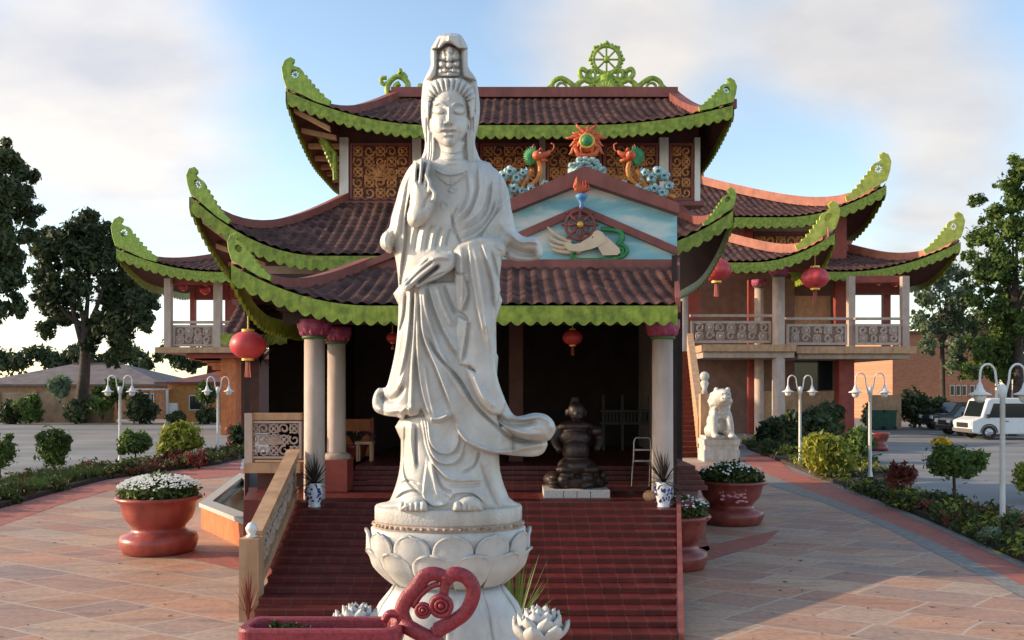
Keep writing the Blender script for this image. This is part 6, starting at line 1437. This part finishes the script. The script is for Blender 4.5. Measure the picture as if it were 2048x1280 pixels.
def car(name, label, x0, y, L, W, Ht, kind, paint, cat_):
    """side-on vehicle, nose towards -X"""
    t = thing(name, label, cat_, (x0+L/2,y,0)); w = MB()
    if kind == 'van': pf = [(0,.35),(0,.95),(.06*L,1.08),(.10*L,1.15),(.155*L,Ht-.12),(.19*L,Ht-.02),(.5*L,Ht),(.97*L,Ht-.03),(L,Ht-.2),(L,.35),(.9*L,.28),(.1*L,.28)]
    else: pf = [(0,.4),(.01*L,.8),(.08*L,.95),(.24*L,1.02),(.34*L,Ht-.05),(.42*L,Ht),(.78*L,Ht-.03),(.86*L,Ht-.2),(.97*L,1.0),(L,.8),(L,.35),(.9*L,.28),(.1*L,.28)]
    w.prism([(x0+a,z) for a,z in pf], y, y+W); o = w.build('body', paint, t); bv = o.modifiers.new('bevel','BEVEL'); bv.width = .06; bv.segments = 3
    zb_, zt_ = (1.12, Ht-.28) if kind == 'van' else (1.0, Ht-.12)
    a0 = .30 if kind == 'van' else .38
    spans = [(.165,.285),(.30,.62),(.64,.93)] if kind == 'van' else [(.36,.56),(.58,.80)]
    for a, c_ in spans:
        s = .05*L if a < .2 or kind != 'van' and a < .4 else 0
        MB().prism([(x0+a*L,zb_),(x0+c_*L,zb_),(x0+c_*L,zt_),(x0+a*L+s,zt_)], y-.012, y+.01).build('side_window', 'glass', t)
    ws = .115 if kind == 'van' else .26
    f0 = (x0+(.10 if kind=='van' else .245)*L-.01, 1.16 if kind == 'van' else 1.04); f1 = (x0+(.155 if kind=='van' else .335)*L-.01, Ht-.16)
    MB().add([(f0[0]-.02,y+.15,f0[1]),(f0[0]-.02,y+W-.15,f0[1]),(f1[0]-.02,y+W-.2,f1[1]),(f1[0]-.02,y+.2,f1[1])], [(3,2,1,0)]).build('windscreen', 'glass', t)
    for s in (y+.04, y+W-.34): MB().bb(x0-.03,x0+.04,s,s+.3,.72,.92).build('headlight', 'lampwhite', t)
    MB().bb(x0-.02,x0+.02,y+.4,y+W-.4,.6,.85).build('grille', 'rubber', t)
    MB().bb(x0-.06,x0+.1,y+.02,y+W-.02,.38,.55).build('bumper', 'rubber' if kind != 'van' else 'steel', t)
    MB().box((x0+.15*L,y-.1,1.2),(.08,.16,.2)).build('wing_mirror', 'rubber', t)
    for a in ((.17,.80) if kind == 'van' else (.17,.80)):
        for yy in (y-.02, y+W-.2):
            b = MB(); n = 24; vs = []; 
            for rr, dy in ((.36,0),(.36,.22),(.22,.22),(.22,0)):
                vs += [(x0+a*L+rr*math.cos(2*PI*i/n), yy+dy, .36+rr*math.sin(2*PI*i/n)) for i in range(n)]
            b.add(vs, [(j*n+i,j*n+(i+1)%n,((j+1)%4)*n+(i+1)%n,((j+1)%4)*n+i) for j in range(4) for i in range(n)]); wh = b.build('wheel', 'rubber', t)
            b = MB(); b.ball((x0+a*L,yy+.1,.36),(.21,.07,.21),16,8)
            for i in range(5): b.tube([(x0+a*L,yy+.02,.36),(x0+a*L+.2*math.cos(i*1.257),yy+.03,.36+.2*math.sin(i*1.257))], .03, 5)
            b.build('rim', 'steel', wh)
    for a in ((.295,.635) if kind == 'van' else (.35,.57,.80)): MB().bb(x0+a*L-.008,x0+a*L+.008,y-.004,y+.01,.45,zb_-.02).build('door_seam', 'rubber', t)
    for a in ((.33,.60) if kind == 'van' else (.52,.75)): MB().bb(x0+a*L,x0+a*L+.16,y-.03,y-.001,.92,.96).build('door_handle', 'rubber', t)
    # wheel arch dark trim
    for a in (.17,.80): MB().tube([(x0+a*L+.42*math.cos(q),y-.005,.36+.42*math.sin(q)) for q in [PI*i/12 for i in range(13)]], .035, 5).build('wheel_arch', 'rubber', t)
    return t
Yv = 45.6
car('parked_van', 'white van parked facing left behind the nearest lamp', XX(1944,Yv), Yv, 5.1, 1.95, 2.12, 'van', 'vehwhite', 'van')
car('parked_car', 'dark green car parked nose left beyond the white van', XX(1905,49), 49.3, 4.4, 1.75, 1.62, 'car', 'vehdark', 'car')
car('parked_car', 'dark blue car parked in the shade furthest behind the van', XX(1880,55), 56, 4.6, 1.8, 1.75, 'car', 'vehdark', 'car')
for px, lab in ((1750,'dark green wheeled bin, left of the pair by the hedge'),(1775,'dark green wheeled bin, right of the pair by the hedge')):
    g_ = Vector((XX(px,57),57,0)); t = thing('wheeled_bin', lab, 'bin', g_, 'wheeled bins by the hedge')
    MB().box(g_+Vector((0,0,.6)),(.75,.7,1.1),0,1.12).build('body', 'bingreen', t); MB().box(g_+Vector((0,-.02,1.18)),(.92,.86,.1)).build('lid', 'bingreen', t)
    for s in (-.35,.35): MB().ring((g_.x+s,g_.y-.36,.12),.09,.03,12,6).build('wheel', 'rubber', t)
g_ = G(1757,901); t = thing('bowl_planter', 'dark red glazed bowl standing empty behind the second lamp', 'planter', g_, 'glazed bowl planters'); k = g_.y/F
b = MB(); b.lathe([(17*k,0),(19*k,6*k),(16*k,12*k),(13*k,14*k),(18*k,24*k),(20*k,32*k),(22*k,36*k),(18*k,36*k),(16*k,32*k),(0,31*k)], g_, 28); b.build('bowl', 'bowldark', t, True)

# ------------------------------------------------------------------ light, sky, camera
import os
AZ, EL = math.radians(-88), math.radians(18)
sd = Vector((math.sin(AZ)*math.cos(EL), math.cos(AZ)*math.cos(EL), math.sin(EL)))
sl = bpy.data.lights.new('sun','SUN'); sl.energy = 4.3; sl.angle = math.radians(.9); sl.color = (1,.77,.52)
so = bpy.data.objects.new('sun', sl); C.objects.link(so); so.rotation_euler = (-sd).to_track_quat('-Z','Y').to_euler()
W = bpy.data.worlds.new('World'); bpy.context.scene.world = W; W.use_nodes = True
nt = W.node_tree; L = nt.links; N = nt.nodes.new; bg = nt.nodes['Background']
sk = N('ShaderNodeTexSky'); sk.sky_type = 'NISHITA'; sk.sun_disc = False; sk.sun_elevation = EL; sk.sun_rotation = AZ; sk.air_density = 1.; sk.dust_density = .6; sk.ozone_density = 1.6
tc = N('ShaderNodeTexCoord'); sp_ = N('ShaderNodeSeparateXYZ'); L.new(tc.outputs['Generated'], sp_.inputs[0])
def mth(op, a, b=None, c=None, clamp=False):
    n = N('ShaderNodeMath'); n.operation = op; n.use_clamp = clamp
    for i, v in enumerate((a,b,c)):
        if v is None: continue
        if hasattr(v,'links'): L.new(v, n.inputs[i])
        else: n.inputs[i].default_value = v
    return n.outputs[0]
den = mth('ADD', sp_.outputs[2], .28); den = mth('MAXIMUM', den, .05)
cmb = N('ShaderNodeCombineXYZ'); L.new(mth('DIVIDE', sp_.outputs[0], den), cmb.inputs[0]); L.new(mth('MULTIPLY', mth('DIVIDE', sp_.outputs[1], den), 1.0), cmb.inputs[1])
mp = N('ShaderNodeMapping'); mp.inputs['Location'].default_value = (3.1, 1.7, 0); mp.inputs['Scale'].default_value = (1.,1.25,1); mp.inputs['Rotation'].default_value = (0,0,-.35); L.new(cmb.outputs[0], mp.inputs[0])
nz = N('ShaderNodeTexNoise'); nz.inputs['Scale'].default_value = 1.15; nz.inputs['Detail'].default_value = 8; nz.inputs['Roughness'].default_value = .48; nz.inputs['Distortion'].default_value = .25; L.new(mp.outputs[0], nz.inputs['Vector'])
def blob(px, py, wd, amp):       # a bank of cloud around a compass direction
    d = Vector(((px-CX)/F, 1, (HY-py)/F)).normalized(); dp = N('ShaderNodeVectorMath'); dp.operation = 'DISTANCE'; nm = N('ShaderNodeVectorMath'); nm.operation = 'NORMALIZE'
    L.new(tc.outputs['Generated'], nm.inputs[0]); L.new(nm.outputs[0], dp.inputs[0]); dp.inputs[1].default_value = d
    q = mth('DIVIDE', dp.outputs['Value'], wd); return mth('MULTIPLY', mth('EXPONENT', mth('MULTIPLY', mth('MULTIPLY', q, q), -1.)), amp)
fld = nz.outputs['Fac']
for b_ in [(290,200,.13,.20),(120,300,.25,.03),(250,520,.2,.04),(80,110,.06,.06),(420,280,.10,.06),(100,620,.25,.05),(1200,60,.13,.24),(1330,150,.09,.12),(1770,80,.08,.26),(1620,140,.07,.20),(1960,250,.10,.26),(1850,410,.09,.20),(80,380,.14,-.05),(1600,330,.12,-.10),(560,60,.14,-.16),(700,300,.13,-.06),(1500,280,.10,-.10),(1650,230,.08,-.08),(960,200,.10,-.08),(1430,60,.06,-.06),(1980,40,.10,-.08),(20,20,.09,-.04)]:
    fld = mth('ADD', fld, blob(*b_))
mr = N('ShaderNodeMapRange'); mr.inputs['From Min'].default_value = .46; mr.inputs['From Max'].default_value = .80; mr.interpolation_type = 'SMOOTHSTEP'; L.new(fld, mr.inputs['Value'])
# cloud colour: bright and warm on the sun side, greyer and bluer away from it
nz2 = N('ShaderNodeTexNoise'); nz2.inputs['Scale'].default_value = 2.4; nz2.inputs['Detail'].default_value = 6; L.new(mp.outputs[0], nz2.inputs['Vector'])
cr = N('ShaderNodeValToRGB'); cr.color_ramp.elements[0].position = .32; cr.color_ramp.elements[0].color = (.66,.68,.75,1); cr.color_ramp.elements[1].position = .62; cr.color_ramp.elements[1].color = (.97,.92,.87,1); L.new(nz2.outputs['Fac'], cr.inputs[0])
sunside = blob(150,380,.42,.16); gain = mth('ADD', sunside, .86)
cs = N('ShaderNodeVectorMath'); cs.operation = 'SCALE'; L.new(cr.outputs[0], cs.inputs[0]); L.new(gain, cs.inputs['Scale'])
CLOUD = N('ShaderNodeVectorMath'); CLOUD.operation = 'SCALE'; CLOUD.inputs['Scale'].default_value = 5.6; L.new(cs.outputs[0], CLOUD.inputs[0])
SKYM = N('ShaderNodeMix'); SKYM.data_type = 'RGBA'; SKYM.blend_type = 'MULTIPLY'; SKYM.inputs[0].default_value = 1.; L.new(sk.outputs[0], SKYM.inputs[6]); SKYM.inputs[7].default_value = (1.75,1.62,1.5,1)
mx = N('ShaderNodeMix'); mx.data_type = 'RGBA'; L.new(mr.outputs[0], mx.inputs[0]); L.new(SKYM.outputs[2], mx.inputs[6]); L.new(CLOUD.outputs[0], mx.inputs[7])
L.new(mx.outputs[2], bg.inputs['Color']); bg.inputs['Strength'].default_value = .15
cam = bpy.data.cameras.new('camera'); co = bpy.data.objects.new('camera', cam); C.objects.link(co)
cam.sensor_width = 36; cam.lens = 36*F/2048; cam.shift_y = (HY-640)/2048; cam.clip_end = 4000; cam.clip_start = .05
co.location = (0,0,H); co.rotation_euler = (PI/2,0,0)
sc = bpy.context.scene; sc.camera = co
sc.view_settings.view_transform = 'Standard'; sc.view_settings.look = 'None'; sc.view_settings.gamma = 1; sc.view_settings.exposure = .38
sc.cycles.max_bounces = 8
